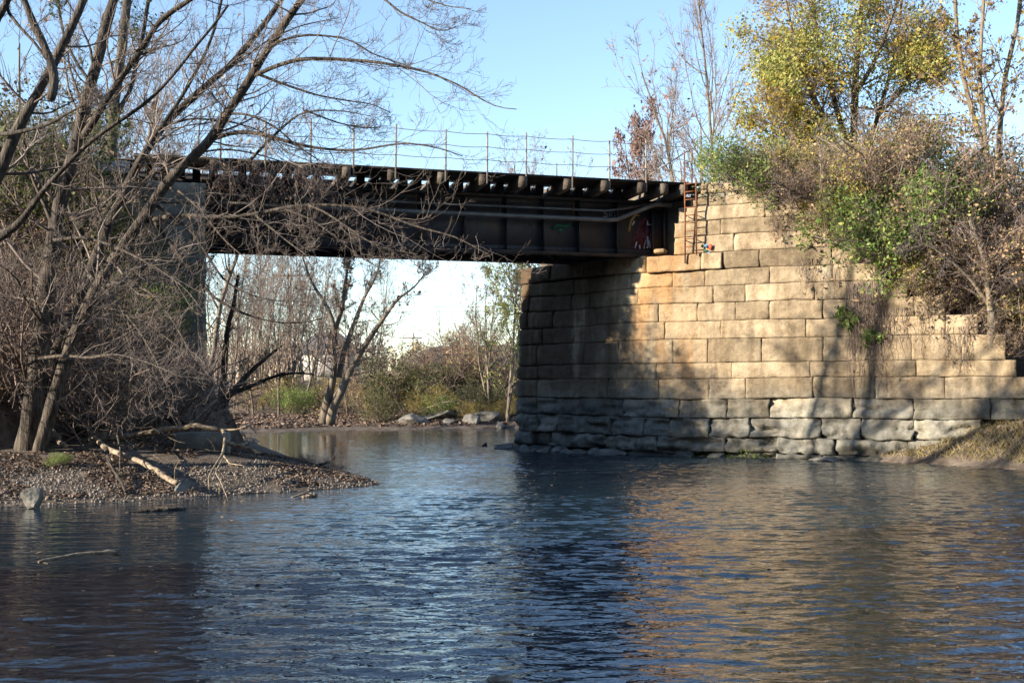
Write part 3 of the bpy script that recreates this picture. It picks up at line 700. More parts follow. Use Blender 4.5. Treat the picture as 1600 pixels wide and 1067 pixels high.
Bq = [([(129, 215), (149, 186), (169, 152), (197, 112), (222, 76), (245, 37), (270, 17), (298, 0), (350, -40)], Yt - .2, Yt - 1.5, 8, 5),
      ([(212, 262), (225, 240), (240, 215), (262, 185), (285, 150), (310, 105), (325, 75), (340, 30), (350, -20)], Yt + .4, Yt + 1.5, 5, 3),
      ([(330, 218), (365, 206), (397, 206), (430, 216), (462, 226), (511, 234), (553, 236), (586, 231), (625, 223), (657, 226), (690, 232), (722, 244)], Yt - .8, Yt - 2.5, 5, 1),
      ([(392, 121), (423, 106), (462, 93), (495, 91), (544, 94), (592, 97), (641, 107), (670, 112), (696, 125), (722, 133), (755, 159), (781, 171), (807, 171)], Yt - 1.2, Yt - 3, 5, .8),
      ([(420, 75), (440, 63), (479, 54), (527, 58), (553, 65), (580, 84), (618, 97), (650, 108)], Yt - 1.3, Yt - 2.6, 3, 1),
      ([(400, 115), (446, 133), (495, 149), (544, 158), (579, 162), (610, 176)], Yt - 1.3, Yt - .8, 3, .8),
      ([(355, 178), (385, 178), (414, 190), (436, 203), (462, 227), (505, 255), (530, 262)], Yt - 1.1, Yt - 2, 3, .8),
      ([(391, 250), (420, 220), (446, 195), (469, 177), (501, 172), (540, 174), (580, 182)], Yt - .6, Yt - 1.4, 3.5, .8),
      ([(482, 175), (527, 192), (570, 201), (605, 197)], Yt - 1, Yt - .6, 2, .7),
      ([(505, -60), (550, -40), (602, 0), (625, 20), (657, 34), (690, 52), (712, 42)], Yt - 1.6, Yt - 2.6, 4, .8),
      ([(530, -50), (600, -40), (667, 0), (703, 11), (735, 14)], Yt - 1.6, Yt - 2.6, 3, .8),
      ([(228, 345), (275, 336), (312, 337), (350, 341), (400, 335), (452, 322), (505, 319), (557, 323), (594, 330), (636, 351), (675, 362), (723, 369), (741, 390), (767, 399)], Yt - .7, Yt - 3.6, 5.5, .9),
      ([(480, 320), (505, 330), (536, 350), (570, 374), (597, 387), (655, 398)], Yt - 2, Yt - 3, 2.5, .7),
      ([(400, 337), (445, 374), (480, 400)], Yt - 1.7, Yt - 3.6, 2.6, .8),
      ([(440, 325), (487, 343), (526, 371), (557, 398), (590, 418)], Yt - 1.8, Yt - 2.4, 2.6, .8),
      ([(255, 290), (280, 298), (312, 327), (350, 375), (387, 407), (420, 430)], Yt - .7, Yt - 3, 3, .8),
      ([(240, 318), (300, 360), (349, 439), (391, 462), (430, 470), (480, 472)], Yt - .7, Yt - 2, 3.5, .8),
      ([(232, 332), (280, 400), (332, 465), (381, 491), (430, 504), (469, 506), (506, 497)], Yt - .5, Yt - 1, 4, 1),
      ([(150, 451), (190, 440), (235, 455), (270, 500), (300, 555), (330, 590)], Yt - .4, Yt - 3.5, 4, .8),
      ([(139, 430), (180, 470), (220, 520), (245, 565), (262, 605)], Yt - .2, Yt - 4, 4, .8),
      ([(85, 375), (130, 370), (180, 385), (240, 415), (290, 450), (320, 490)], Yt - .4, Yt - 4.2, 4, .8),
      ([(62, 560), (100, 555), (140, 560), (180, 552), (230, 566), (290, 590)], Yt - .4, Yt - 4, 4, .8),
      ([(114, 530), (120, 510), (160, 480), (210, 490), (250, 520), (282, 545)], Yt - .6, Yt - 2.4, 3, .8),
      ([(66, 505), (40, 470), (30, 440), (10, 420), (-10, 410)], Yt - .4, Yt - 3.4, 3, 1),
      ([(125, 465), (110, 420), (112, 370), (105, 340)], Yt, Yt - 2, 3, 1),
      ([(185, 320), (240, 270), (300, 240), (350, 232), (400, 240), (470, 262), (520, 290)], Yt + .6, Yt + 2.4, 3.5, .8),
      ([(253, 197), (300, 185), (360, 190), (410, 205), (450, 240)], Yt + .8, Yt + 3.4, 3, .8),
      ([(337, 122), (380, 92), (420, 62), (470, 40), (530, 28)], Yt + 1, Yt + 3.4, 3, .8)]
tr = traced(A, 60); li = traced([(a_, b_, c_, d_ * .76, e_ * .8) for a_, b_, c_, d_, e_ in Bq], 26)
tr[1][:, :4] *= np.array([1.35, 1.15, 1.06, 1.0])
up = (0, 0, .05); dn = (0, 0, -.12); tip = (0, 0, .3)
s1 = spawn(tr[0], tr[1], 30, .2, 10, .22, 1, (35, 75), (.06, -.05, -.02), (.03, 0, .08), .14, .3, .006)
s2 = spawn(li[0], li[1], 17, .4, 9, .12, 1, (25, 60), (.02, -.02, -.08), (0, 0, .22), .16, .4, .0045)
s3 = spawn(s1[0], s1[1], 11, .42, 7, .12, 1, (28, 62), (0, 0, -.05), (0, 0, .22), .2, .55, .0038)
s4 = spawn(s2[0], s2[1], 7, .45, 6, .15, 1, (28, 62), (0, 0, -.05), (0, 0, .25), .2, .55, .0036)
s5 = spawn(s3[0], s3[1], 5.5, .5, 5, .2, 1, (30, 60), (0, 0, 0), (0, 0, .25), .2, .6, .0034)
s6 = spawn(s4[0], s4[1], 3, .5, 4, .2, 1, (30, 60), (0, 0, 0), (0, 0, .25), .2, .6, .0032, lmin=.08)
lf = MB(); leaves(lf, s5[0], .035, .07, .02)
p0 = P(48, 724, Yt)
tree_obj('bare_tree', (p0.x, p0.y, hz(p0.x, p0.y)), 'big bare three-stemmed tree leaning right from the gravel bank in the left foreground', 'tree',
         [tr, li], [s1, s2, s3, s4, s5, s6], foliage=[(lf, M['leaf_brown'])])
# --- leaning tree whose foot is out of frame to the left
def other_tree(paths, base, label, mt_=M['bark'], mc=M['twig'], per=(10, 8, 4), lf0=.22, K=30, name='bare_tree', fol=None, rmin=.0036, cat='tree', trop=(0, 0, -.04), tipt=(0, 0, .22), group=None, rbase=.2):
    t_ = traced(paths, K)
    a_ = spawn(t_[0], t_[1], per[0], lf0, 9, rbase, 1, (30, 70), trop, tipt, .15, .42, rmin * 2)
    b_ = spawn(a_[0], a_[1], per[1], .42, 7, .12, 1, (28, 62), trop, tipt, .2, .55, rmin)
    c_ = spawn(b_[0], b_[1], per[2], .48, 5, .2, 1, (28, 60), (0, 0, 0), tipt, .2, .6, rmin * .9)
    fo = []
    if fol:
        for (mm, per_, sz) in fol: m_ = MB(); leaves(m_, c_[0], per_, sz, .05); fo.append((m_, mm))
    return tree_obj(name, base, label, cat, [t_], [a_, b_, c_], mt_, mc, fo, group)
other_tree([([(-120, 640), (-90, 480), (-40, 350), (3, 264), (17, 222), (31, 194), (56, 149), (79, 112), (98, 67), (118, 34), (132, 0), (160, -80)], 18.6, 18.4, 12, 6),
            ([(-95, 470), (-60, 400), (0, 372), (20, 360), (40, 343), (47, 325), (58, 308), (78, 285), (96, 268), (126, 233), (169, 200), (225, 166), (267, 124), (309, 67), (332, 45), (357, 8)], 18.5, 17.4, 7.5, 1.8),
            ([(0, 210), (20, 209), (60, 200), (85, 190), (105, 178), (130, 165), (160, 150)], 18.4, 17.5, 4, 1.5)],
           (-9.6, 18.6, hz(-9.6, 18.6)), 'leaning bare tree at the far left edge crossing up to the top of the frame', per=(13, 8, 4))
other_tree([([(-40, 60), (-10, 40), (5, 15), (25, -30)], 17.4, 17.2, 8, 5), ([(-60, -60), (0, -50), (36, -5), (50, 32), (66, 66), (80, 98), (86, 125), (82, 148), (79, 156)], 17.2, 17.0, 5, 7.5),
            ([(8, 0), (14, 22), (32, 44), (55, 68), (76, 98)], 17.4, 17.1, 3, 2)],
           (-10.2, 17.3, hz(-10.2, 17.3)), 'broken hanging limb of the tree in the top left corner', per=(5, 5, 3), lf0=.3)
other_tree([([(170, 330), (175, 235), (176, 200), (178, 170), (186, 115), (191, 70), (196, 20), (200, 0), (205, -60)], 33.5, 33.5, 9, 7),
            ([(182, 180), (205, 140), (215, 90), (224, 55), (230, 10), (240, -40)], 33.5, 34.5, 4, 3),
            ([(178, 200), (150, 140), (120, 100), (100, 60), (90, 0)], 33.5, 34.5, 3, 2)],
           (P(172, 300, 33.5).x, 33.5, hz(P(172, 300, 33.5).x, 33.5)), 'dark upright tree with small leaves rising behind the left embankment', M['bark_dark'], M['bark_dark'], fol=[(M['leaf_dull'], .35, .1)], per=(16, 8, 5), rmin=.006)
# dark tree by the left abutment
p0 = P(338, 662, 29.5)
other_tree([([(336, 668), (340, 645), (345, 625), (350, 590), (352, 550), (356, 510), (366, 470), (372, 430)], 29.5, 29.5, 8, 2.5),
            ([(338, 655), (348, 625), (365, 614), (397, 601), (430, 587), (462, 582), (490, 585)], 29.5, 28, 6, 1),
            ([(340, 650), (355, 622), (375, 598), (397, 575), (420, 556), (433, 546)], 29.5, 30, 6, 2),
            ([(338, 655), (320, 630), (290, 622), (250, 612), (220, 600)], 29.5, 28.5, 5, 2)],
           (p0.x, 29.5, p0.z), 'dark crooked tree on the bank right beside the left abutment', M['bark_dark'], M['bark_dark'], per=(14, 7, 4), rmin=.005)
# forked tree on the far bar
p0 = P(510, 657, 47.5)
other_tree([([(507, 661), (509, 640), (511, 624), (521, 592), (524, 556), (523, 514), (514, 484), (501, 462), (488, 445), (475, 410), (465, 370)], 47.5, 47, 8, 1),
            ([(515, 661), (522, 632), (534, 608), (550, 575), (566, 546), (583, 520), (602, 494), (622, 465), (648, 450), (665, 425)], 47.5, 46, 9, .8),
            ([(530, 590), (537, 549), (550, 514), (563, 481), (570, 462), (586, 436), (592, 416), (600, 380)], 47.5, 48, 5, 1),
            ([(523, 520), (535, 480), (540, 440), (545, 400)], 47.5, 48, 4, 2)],
           (p0.x, 47.5, p0.z), 'forked bare tree leaning right on the far gravel bar seen under the bridge', M['bark_pale'], M['twig_far'], per=(34, 9, 5), rmin=.009, fol=[(M['leaf_brown'], .2, .1)])

# --- prototypes that are copied
def proto(kind, seed, H=7.0):
    global rng
    rng = np.random.RandomState(seed)
    if kind.startswith('tree'):
        nst = {'treeA': 1, 'treeB': 2, 'treeC': 3, 'treeL': 3}[kind]; pts = []; rd = []
        for i in range(nst):
            d = np.array([rng.uniform(-.25, .25), rng.uniform(-.2, .2), 1.]); p = np.array([0., 0, -.3]); q = [p.copy()]
            for j in range(13): d = unit(d + rng.normal(size=3) * .07 + np.array([0, 0, .05])); p = p + d * H / 13; q.append(p.copy())
            pts.append(q); rd.append(np.linspace(.011 * H, .002 * H, 14))
        t_ = (np.array(pts), np.array(rd))
        a_ = spawn(t_[0], t_[1], 30 / nst ** .5, .42, 9, .15, 1, (25, 55), (0, 0, .05), (0, 0, .1), .12, .5, .008)
        b_ = spawn(a_[0], a_[1], 10, .42, 6, .15, 1, (25, 55), (0, 0, .02), (0, 0, .12), .16, .5, .0055)
        c_ = spawn(b_[0], b_[1], 5, .5, 4, .15, 1, (25, 55), (0, 0, .02), (0, 0, .12), .18, .6, .005)
        return [t_, a_], [b_, c_]
    n = 22; pts = np.zeros((n, 8, 3)); ang = rng.rand(n) * 6.28
    d = np.stack([np.cos(ang) * .55, np.sin(ang) * .55, np.ones(n) * rng.uniform(.5, 1.2, n)], -1); d = unit(d)
    pts[:, 0, :2] = rng.normal(size=(n, 2)) * .12 * H; pts[:, 0, 2] = -.1
    for j in range(1, 8): d = unit(d + rng.normal(size=(n, 3)) * .16 + np.array([0, 0, -.04])); pts[:, j] = pts[:, j - 1] + d * (H / 7 * rng.uniform(.7, 1.1, n))[:, None]
    t_ = (pts, np.tile(np.linspace(.008 * H, .003 * H, 8), (n, 1)))
    b_ = spawn(t_[0], t_[1], 13, .42, 6, .1, 1, (25, 65), (0, 0, .0), (0, 0, .05), .2, .6, .004)
    c_ = spawn(b_[0], b_[1], 5, .5, 4, .15, 1, (25, 60), (0, 0, .0), (0, 0, .05), .2, .6, .0032)
    return [t_], [b_, c_]
PR = {}
def make_proto(key, kind, seed, name, mt_, mc, fol=None, H=7.0):
    tk, cr = proto(kind, seed, H); ms = []
    m_ = MB()
    for a, b in tk: m_.tubes(a, b, 6, cap=False)
    ms.append(('trunk' if kind.startswith('tree') else 'stems', m_, mt_)); m_ = MB()
    for a, b in cr: m_.tubes(a, b, 3, cap=False)
    ms.append(('crown' if kind.startswith('tree') else 'twigs', m_, mc))
    for (mm, per_, sz, spd) in (fol or []):
        m_ = MB(); leaves(m_, cr[-1][0], per_, sz, spd); ms.append(('foliage', m_, mm))
    PR[key] = (name, ms, [None])
def place(key, x, y, sc_, rz, label, cat, group=None, z=None, name=None, sz=None):
    nm, ms, done = PR[key]; z = hz(x, y) if z is None else z
    if done[0] is None:
        root = empty(name or nm, (0, 0, 0), label, cat, group)
        for pn, m_, mt_ in ms: m_.build(pn, mt_, root, pn == 'trunk')
        done[0] = root
    else:
        root = copy_tree(done[0]); root.name = name or nm
        root['label'] = label; root['category'] = cat
        if group: root['group'] = group
        elif 'group' in root: del root['group']
    root.location = (x, y, z); root.rotation_euler = (random.uniform(-.05, .05), random.uniform(-.05, .05), rz); s_ = sc_; root.scale = (s_, s_, s_ * (sz or 1))
    return root
make_proto('bareA', 'treeA', 31, 'bare_tree', M['bark_pale'], M['twig_far'])
make_proto('bareB', 'treeB', 32, 'bare_tree', M['bark_pale'], M['twig_far'], [(M['leaf_red'], .12, .08, .03)])
make_proto('bareC', 'treeC', 33, 'bare_tree', M['bark_pale'], M['twig_far'], [(M['leaf_brown'], .25, .08, .03)])
make_proto('russet', 'treeB', 34, 'russet_tree', M['bark_dark'], M['twig_far'], [(M['leaf_red'], 4.5, .1, .1)])
make_proto('yellow', 'treeB', 35, 'yellowing_tree', M['bark_pale'], M['twig_far'], [(M['leaf_yg'], 2.4, .1, .07)])
make_proto('sh_bare', 'shrub', 41, 'bare_shrub', M['twig_far'], M['twig_far'], None, 2.2)
make_proto('sh_brown', 'shrub', 42, 'brown_shrub', M['twig_far'], M['twig_far'], [(M['leaf_brown'], 1.9, .048, .06), (M['leaf_yg'], .25, .05, .06)], 2.2)
make_proto('sh_green', 'shrub', 43, 'green_shrub', M['twig_far'], M['twig_far'], [(M['leaf_green'], 4.2, .06, .09), (M['leaf_yg'], .8, .06, .1)], 2.0)
make_proto('sh_dull', 'shrub', 44, 'green_shrub', M['twig_far'], M['twig_far'], [(M['leaf_dull'], 4.2, .056, .09)], 2.0)
make_proto('sh_yellow', 'shrub', 45, 'yellow_shrub', M['twig_far'], M['twig_far'], [(M['leaf_yellow'], 2.6, .05, .09), (M['leaf_yg'], 1.4, .05, .09)], 2.0)
rng = np.random.RandomState(77)

def gp(px, Y):                                                # ground point under a pixel column at depth Y
    return (px - 800) / F * Y, Y
# trees above the bridge / right approach
def T(key, px, ybase, ytop, Y, label, rz=None, cat='tree', group=None, name=None, H=7.0, z=None, squash=1):
    x, y = gp(px, Y); zg = hz(x, y) if z is None else z
    zt_ = P(px, ytop, Y).z; s_ = max(.2, (zt_ - zg) / (H * 1.03))
    return place(key, x, y, s_ * squash, random.uniform(0, 6.28) if rz is None else rz, label, cat, group, zg, name, 1 / squash)
T('bareA', 862, 0, 212, 48, 'small bare treetop above the deck between two railing posts, left of the red tree', 0, z=2.5)
T('bareB', 905, 0, 205, 50, 'bare bushy treetop above the deck just left of the russet tree', 2, z=2.5)
T('russet', 1014, 0, 194, 46, 'small russet-leaved tree showing above the right end of the bridge deck', 1, z=3.5, squash=.62)
T('bareB', 1098, 0, 72, 40, 'spreading bare tree with sparse pinkish leaves right of the russet tree', 3.6)
T('bareA', 1142, 0, -90, 39, 'tall slender pale trunk beside the yellow-green tree', 1.2, squash=.6)
T('bareC', 1195, 0, 150, 38, 'thin bare sapling clump behind the top of the stone wall', 2.2)
# big yellow-green tree
rng = np.random.RandomState(9)
def big_yellow():
    Yb = 33.0
    paths = [([(1330, 330), (1331, 270), (1334, 200), (1336, 140), (1340, 80), (1345, 10), (1350, -80), (1352, -180)], Yb, Yb, 8, 3),
             ([(1330, 320), (1318, 260), (1300, 210), (1275, 160), (1250, 120), (1228, 90)], Yb, Yb - 1, 5, 1.5),
             ([(1332, 300), (1352, 240), (1372, 180), (1390, 120), (1405, 50), (1412, -40)], Yb, Yb + 1, 5, 2),
             ([(1332, 250), (1310, 180), (1290, 110), (1275, 40), (1262, -40)], Yb, Yb + .6, 5, 1.5),
             ([(1331, 320), (1300, 290), (1275, 270), (1250, 262)], Yb, Yb - 1.6, 4, 1.5),
             ([(1336, 150), (1370, 90), (1400, 10), (1430, -60)], Yb, Yb - 1.2, 4, 1.5),
             ([(1330, 330), (1290, 290), (1250, 235), (1215, 190), (1178, 150)], Yb, Yb - .5, 4.5, 1.2), ([(1318, 260), (1270, 200), (1230, 130), (1200, 60)], Yb, Yb + .8, 4, 1.2), ([(1300, 210), (1262, 130), (1238, 50), (1222, -30)], Yb, Yb - .8, 4, 1.4), ([(1372, 180), (1410, 140), (1440, 90), (1458, 20)], Yb, Yb - .5, 3.5, 1.2),
             ([(1332, 310), (1370, 275), (1410, 240), (1448, 200)], Yb, Yb - .6, 4, 1.2), ([(1330, 330), (1300, 315), (1262, 305), (1235, 300)], Yb, Yb - 2, 3.5, 1.2), ([(1332, 280), (1350, 265), (1385, 300), (1400, 330)], Yb, Yb - 2, 3, 1)]
    t_ = traced(paths, 26)
    a_ = spawn(t_[0], t_[1], 26, .44, 9, .1, 1, (35, 80), (0, 0, .03), (0, 0, -.04), .13, .4, .01)
    b_ = spawn(a_[0], a_[1], 11, .42, 7, .15, 1, (30, 65), (0, 0, 0), (0, 0, -.1), .16, .5, .005)
    c_ = spawn(b_[0], b_[1], 6, .5, 5, .15, 1, (30, 60), (0, 0, 0), (0, 0, -.15), .18, .6, .005)
    m1 = MB(); leaves(m1, c_[0], 5.2, .08, .2, .6, clump=1.5)
    m2 = MB(); leaves(m2, c_[0], .9, .08, .25, .6)
    b0 = P(1330, 330, Yb)
    tree_obj('leafy_tree', (b0.x, b0.y, hz(b0.x, b0.y)), 'tall yellow-green leafy tree standing above the stone wing wall', 'tree', [t_], [a_, b_, c_], M['bark_pale'], M['twig_far'], [(m1, M['leaf_yg']), (m2, M['leaf_yellow'])], sides=6)
big_yellow()
# tall bare pair at the right edge
other_tree([([(1552, 340), (1548, 290), (1540, 240), (1520, 180), (1505, 120), (1495, 50), (1490, -40)], 31, 31, 5, 3),
            ([(1556, 340), (1560, 280), (1562, 200), (1570, 120), (1590, 40), (1600, -60)], 31, 31.5, 6, 3),
            ([(1548, 290), (1538, 200), (1530, 120), (1535, 30), (1540, -60)], 31, 30.5, 4, 2.5)],
           (gp(1552, 31)[0], 31, hz(*gp(1552, 31))), 'tall bare tree with twin pale stems and sparse yellow leaves at the right edge', M['bark_pale'], M['twig_far'], per=(18, 8, 4), rmin=.0075, lf0=.3, fol=[(M['leaf_yellow'], 1.3, .09), (M['leaf_red'], .5, .09)], trop=(0, 0, .05), tipt=(0, 0, .1))
# grey leafless shrub-tree at the wall's right end
other_tree([([(1548, 548), (1550, 500), (1545, 460), (1540, 420), (1530, 380), (1515, 345)], 26.6, 26.3, 7, 2.5), ([(1549, 500), (1565, 450), (1580, 400), (1600, 350)], 26.6, 26.8, 4, 2),
            ([(1548, 480), (1520, 440), (1490, 410), (1455, 385), (1420, 370)], 26.6, 26, 3.5, 1.2), ([(1545, 470), (1570, 440), (1600, 430)], 26.6, 26, 3, 1),
            ([(1540, 430), (1500, 370), (1470, 330), (1440, 300)], 26.6, 27, 3, 1.2)],
           (gp(1548, 26.6)[0], 26.6, P(1548, 548, 26.6).z), 'tangled leafless grey tree rooted at the right end of the stone wall', M['bark_pale'], M['twig'], per=(16, 9, 5), rmin=.0045, lf0=.45, trop=(0, 0, -.08), tipt=(0, 0, -.02), rbase=.3)

# shrubs on right embankment:  (kind, px, depth beyond wall line, size, label)
def S(kind, px, Y, size, label, group, yb=None, z=None):
    x, y = gp(px, Y); zz_ = hz(x, y) if yb is None else P(px, yb, Y).z
    if z is not None: zz_ = z
    nm = {'sh_bare': 'bare shrub', 'sh_brown': 'brown shrub', 'sh_green': 'green shrub', 'sh_dull': 'green shrub', 'sh_yellow': 'yellow shrub'}[kind]
    return place(kind, x, y, size, random.uniform(0, 6.28), label, 'shrub', group, zz_)
gr = 'shrubs on the fill above the wing wall'
def wy(px, back=.8):                                         # depth just behind the wing wall at column px
    t = tw(px); return float((B + wW * t + nW * back)[1])
RS = [('sh_green', 1140, .6, .62, 'small bright green plant hanging over the top corner of the wall by the ladder'),
      ('sh_green', 1162, .8, .72, 'green shrub rooted on the wall top at the foot of the slender pale trunk'),
      ('sh_dull', 1185, .7, .66, 'dull green shrub spilling over the highest wall step'),
      ('sh_brown', 1218, 1.6, .6, 'brown shrub just right of the highest wall step'),
      ('sh_yellow', 1245, 1.4, .62, 'yellow-orange shrub standing left below the big leafy tree'),
      ('sh_bare', 1255, .9, .62, 'bare twiggy shrub draping over the second wall step'),
      ('sh_brown', 1270, .9, .6, 'brown leaved tangle on the wall top below the yellow-orange shrub'),
      ('sh_bare', 1295, 1.2, .8, 'bare tangle at the foot of the big leafy tree'),
      ('sh_yellow', 1300, 1.0, .55, 'yellow shrub with orange leaves on the wall top below the big tree'),
      ('sh_yellow', 1330, 2.2, .8, 'yellowing shrub around the trunk of the big leafy tree'),
      ('sh_brown', 1335, 1.0, .55, 'brown shrub left of the large bright green shrub'),
      ('sh_green', 1370, .7, .65, 'bright green shrub at the lower left of the green mass above the wall'),
      ('sh_green', 1400, .9, .85, 'largest bright green shrub in the middle of the embankment'),
      ('sh_green', 1425, 1.4, .9, 'green shrub upper right in the green mass above the wall'),
      ('sh_brown', 1385, 2.6, .9, 'brown shrub behind the green mass'),
      ('sh_bare', 1395, 3.0, 1.1, 'tall bare shrub between the big leafy tree and the twin-stemmed tree'),
      ('sh_yellow', 1440, .9, .5, 'yellow-orange shrub just above the lower wall steps'),
      ('sh_brown', 1460, 1.2, .7, 'brown shrub below the green mass, over the wall steps'),
      ('sh_bare', 1470, 1.7, 1.0, 'bare arching shrub right of the green mass'),
      ('sh_brown', 1500, 2.6, 1.0, 'rusty brown shrub left of the twin pale stems'),
      ('sh_brown', 1545, 3.4, 1.1, 'rusty brown shrub at the foot of the twin pale stems'),
      ('sh_brown', 1590, 2.2, 1.0, 'dark rusty shrub at the right edge halfway up the slope'),
      ('sh_bare', 1585, 1.4, .9, 'bare grey shrub at the right edge above the wall end'),
      ('sh_brown', 1505, 1.0, .6, 'brown bramble left of the tangled grey tree'),
      ('sh_bare', 1520, 1.2, .8, 'bare bramble around the stem of the tangled grey tree'),
      ('sh_yellow', 1590, .8, .45, 'yellow-green weed shrub at the right edge at the wall end'),
      ('sh_dull', 1455, 3.6, .95, 'dull green shrub high up left of the twin pale stems'),
      ('sh_dull', 1525, 4.4, 1.1, 'dull green shrub behind the twin pale stems'),
      ('sh_bare', 1600, 3.8, 1.2, 'bare shrub at the right edge by the rails'),
      ('sh_bare', 1350, 3.2, 1.1, 'bare grey shrub right behind the trunk of the big leafy tree'),
      ('sh_brown', 1620, 1.2, .9, 'brown shrub cut by the right edge of the picture'),
      ('sh_brown', 1430, 2.8, 1.0, 'pinkish brown shrub above the green mass')]
for k, px, bk_, sz_, lb_ in RS: S(k, px, wy(px, bk_ * .75), sz_ * (1.25 if px < 1200 else 1.5), lb_, gr)

ordn = ['highest', 'second highest', 'third highest', 'fourth highest', 'fifth highest', 'sixth highest', 'seventh highest', 'eighth highest', 'ninth highest', 'tenth highest', 'lowest']
for i, px in enumerate((1216, 1240, 1272, 1300, 1322, 1350, 1385, 1425, 1478, 1530, 1572)):
    kd = ['sh_bare', 'sh_brown', 'sh_brown', 'sh_yellow', 'sh_brown', 'sh_green', 'sh_bare', 'sh_yellow', 'sh_brown', 'sh_bare', 'sh_brown'][i]
    cl = {'sh_bare': 'bare twiggy', 'sh_brown': 'brown leaved', 'sh_yellow': 'yellow-orange', 'sh_green': 'green'}[kd]
    t_ = tw(px - 6); q_ = B + wW * t_ + nW * .3; zq = P(px, 0, q_[1]).z
    place(kd, q_[0], q_[1], [.5, .55, .6, .6, .6, .62, .62, .62, .62, .6, .5][i], random.uniform(0, 6.28), cl + ' bramble spilling over the ' + ordn[i] + ' step of the wing wall', 'bramble', 'brambles on the steps of the wing wall', [6.75, 6.45, 6.0, 5.6, 5.2, 4.8, 4.35, 3.9, 3.4, 2.95, 2.4][i], name='bramble')
# ivy and hanging vines on the wing wall
def vine(px0, py0, n, spreadpx, drop, label, nm='hanging_vine', leafm=None, lper=0, lsz=.07):
    t0 = tw(px0); q = B + wW * t0 - nW * .14; z0 = P(px0, py0, q[1]).z
    root = empty(nm, (q[0], q[1], z0), label, 'vine', 'vines on the wing wall')
    K = 10; pts = np.zeros((n, K, 3)); sp_ = spreadpx / F * q[1]
    off = rng.uniform(-sp_, sp_, n); ln = drop * rng.uniform(.35, 1, n)
    for j in range(K):
        off = off + rng.normal(size=n) * .035; pts[:, j, 0] = q[0] + wW[0] * off - nW[0] * .03 * j / K; pts[:, j, 1] = q[1] + wW[1] * off - rng.rand(n) * .02 - .006 * j
        pts[:, j, 2] = z0 - ln * j / (K - 1)
    m_ = MB(); m_.tubes(pts, np.tile(np.linspace(.007, .003, K), (n, 1)), 3, cap=False)
    b_ = spawn(pts, np.full((n, K), .005), 5, .25, 5, .1, 1, (30, 90), (0, -.05, -.1), (0, 0, -.2), .3, .6, .003); b_[0][:, :, 1] = np.minimum(b_[0][:, :, 1], (pts.mean() * 0 + q[1] + (b_[0][:, :, 0] - q[0]) / wW[0] * wW[1] + .02))
    m_.tubes(b_[0], b_[1], 3, cap=False); m_.build('stems', M['twig_far'], root)
    if leafm: f_ = MB(); leaves(f_, b_[0], lper, lsz, .05); f_.build('foliage', leafm, root)
vine(1352, 440, 70, 26, 3.1, 'long brown vine curtain hanging down the wing wall nearly to the grey courses', leafm=M['leaf_brown'], lper=.3)
vine(1322, 480, 9, 16, .5, 'small green ivy patch on the wing wall, upper left of the vine curtain', 'ivy_patch', M['leaf_green'], 5, .09)
vine(1358, 515, 7, 12, .4, 'small green ivy patch on the wing wall, lower right over the vine curtain', 'ivy_patch', M['leaf_green'], 5, .09)
vine(1280, 400, 14, 35, 1.3, 'thin brown creeper below the orange leaves on the upper wing wall', leafm=M['leaf_brown'], lper=.4)
vine(1420, 480, 24, 40, 1.6, 'brown creeper stems hanging over the stepped wall top right of the vine curtain', leafm=M['leaf_brown'], lper=.3)
vine(1490, 510, 16, 30, 1.2, 'brown creeper stems near the stepped right end of the wing wall', leafm=M['leaf_brown'], lper=.3)
vine(1225, 330, 14, 22, 1.0, 'brown creeper hanging from the second wall step', leafm=M['leaf_brown'], lper=.5)

# weedy grass on the toe of the right bank
def scatter(n, xr, yr, cond, seed):
    r_ = np.random.RandomState(seed); x = r_.uniform(*xr, n); y = r_.uniform(*yr, n); h = height(x, y); k = (h > .0) & cond(x, y, h); return x[k], y[k], h[k], r_
def qwall(x, y): return (x - B[0]) * nW[0] + (y - B[1]) * nW[1]
def grass(name, n, xr, yr, cond, hgt, m1, label, seed, w=.006):
    x, y, h, r_ = scatter(n, xr, yr, cond, seed); n = len(x); d = np.stack([r_.normal(size=n) * .5, r_.normal(size=n) * .5, np.ones(n)], -1); d = unit(d); H = hgt * r_.uniform(.4, 1.2, n)
    K = 3; pts = np.zeros((n, K, 3)); pts[:, 0] = np.stack([x, y, h - .01], -1)
    for j in range(1, K): d = unit(d + np.stack([r_.normal(size=n) * .25, r_.normal(size=n) * .25, -np.ones(n) * .15], -1)); pts[:, j] = pts[:, j - 1] + d * (H / 2)[:, None]
    m_ = MB(); m_.tubes(pts, np.tile(np.array([w, w * .8, w * .2]), (n, 1)), 3, cap=False); return tag(m_.build(name, m1), label, 'grass', kind='stuff')
M['straw'] = mat('dry_grass', [(0, (.1, .09, .03)), (.4, (.24, .19, .08)), (1, (.42, .33, .17))], 1.2, .8, 0, rndmix=.5)
grass('dry_grass', 26000, (7.5, 18), (20, 29), lambda x, y, h: (qwall(x, y) < -.05) & (h > .12), .2, M['straw'], 'dry yellowish grass on the bank at the foot of the wing wall', 3, .009)
grass('embankment_grass', 16000, (3, 20), (24, 40), lambda x, y, h: (qwall(x, y) > .5) & (h > 2), .35, M['straw'], 'dry grass and stems on the fill above the wing wall', 4, .008)

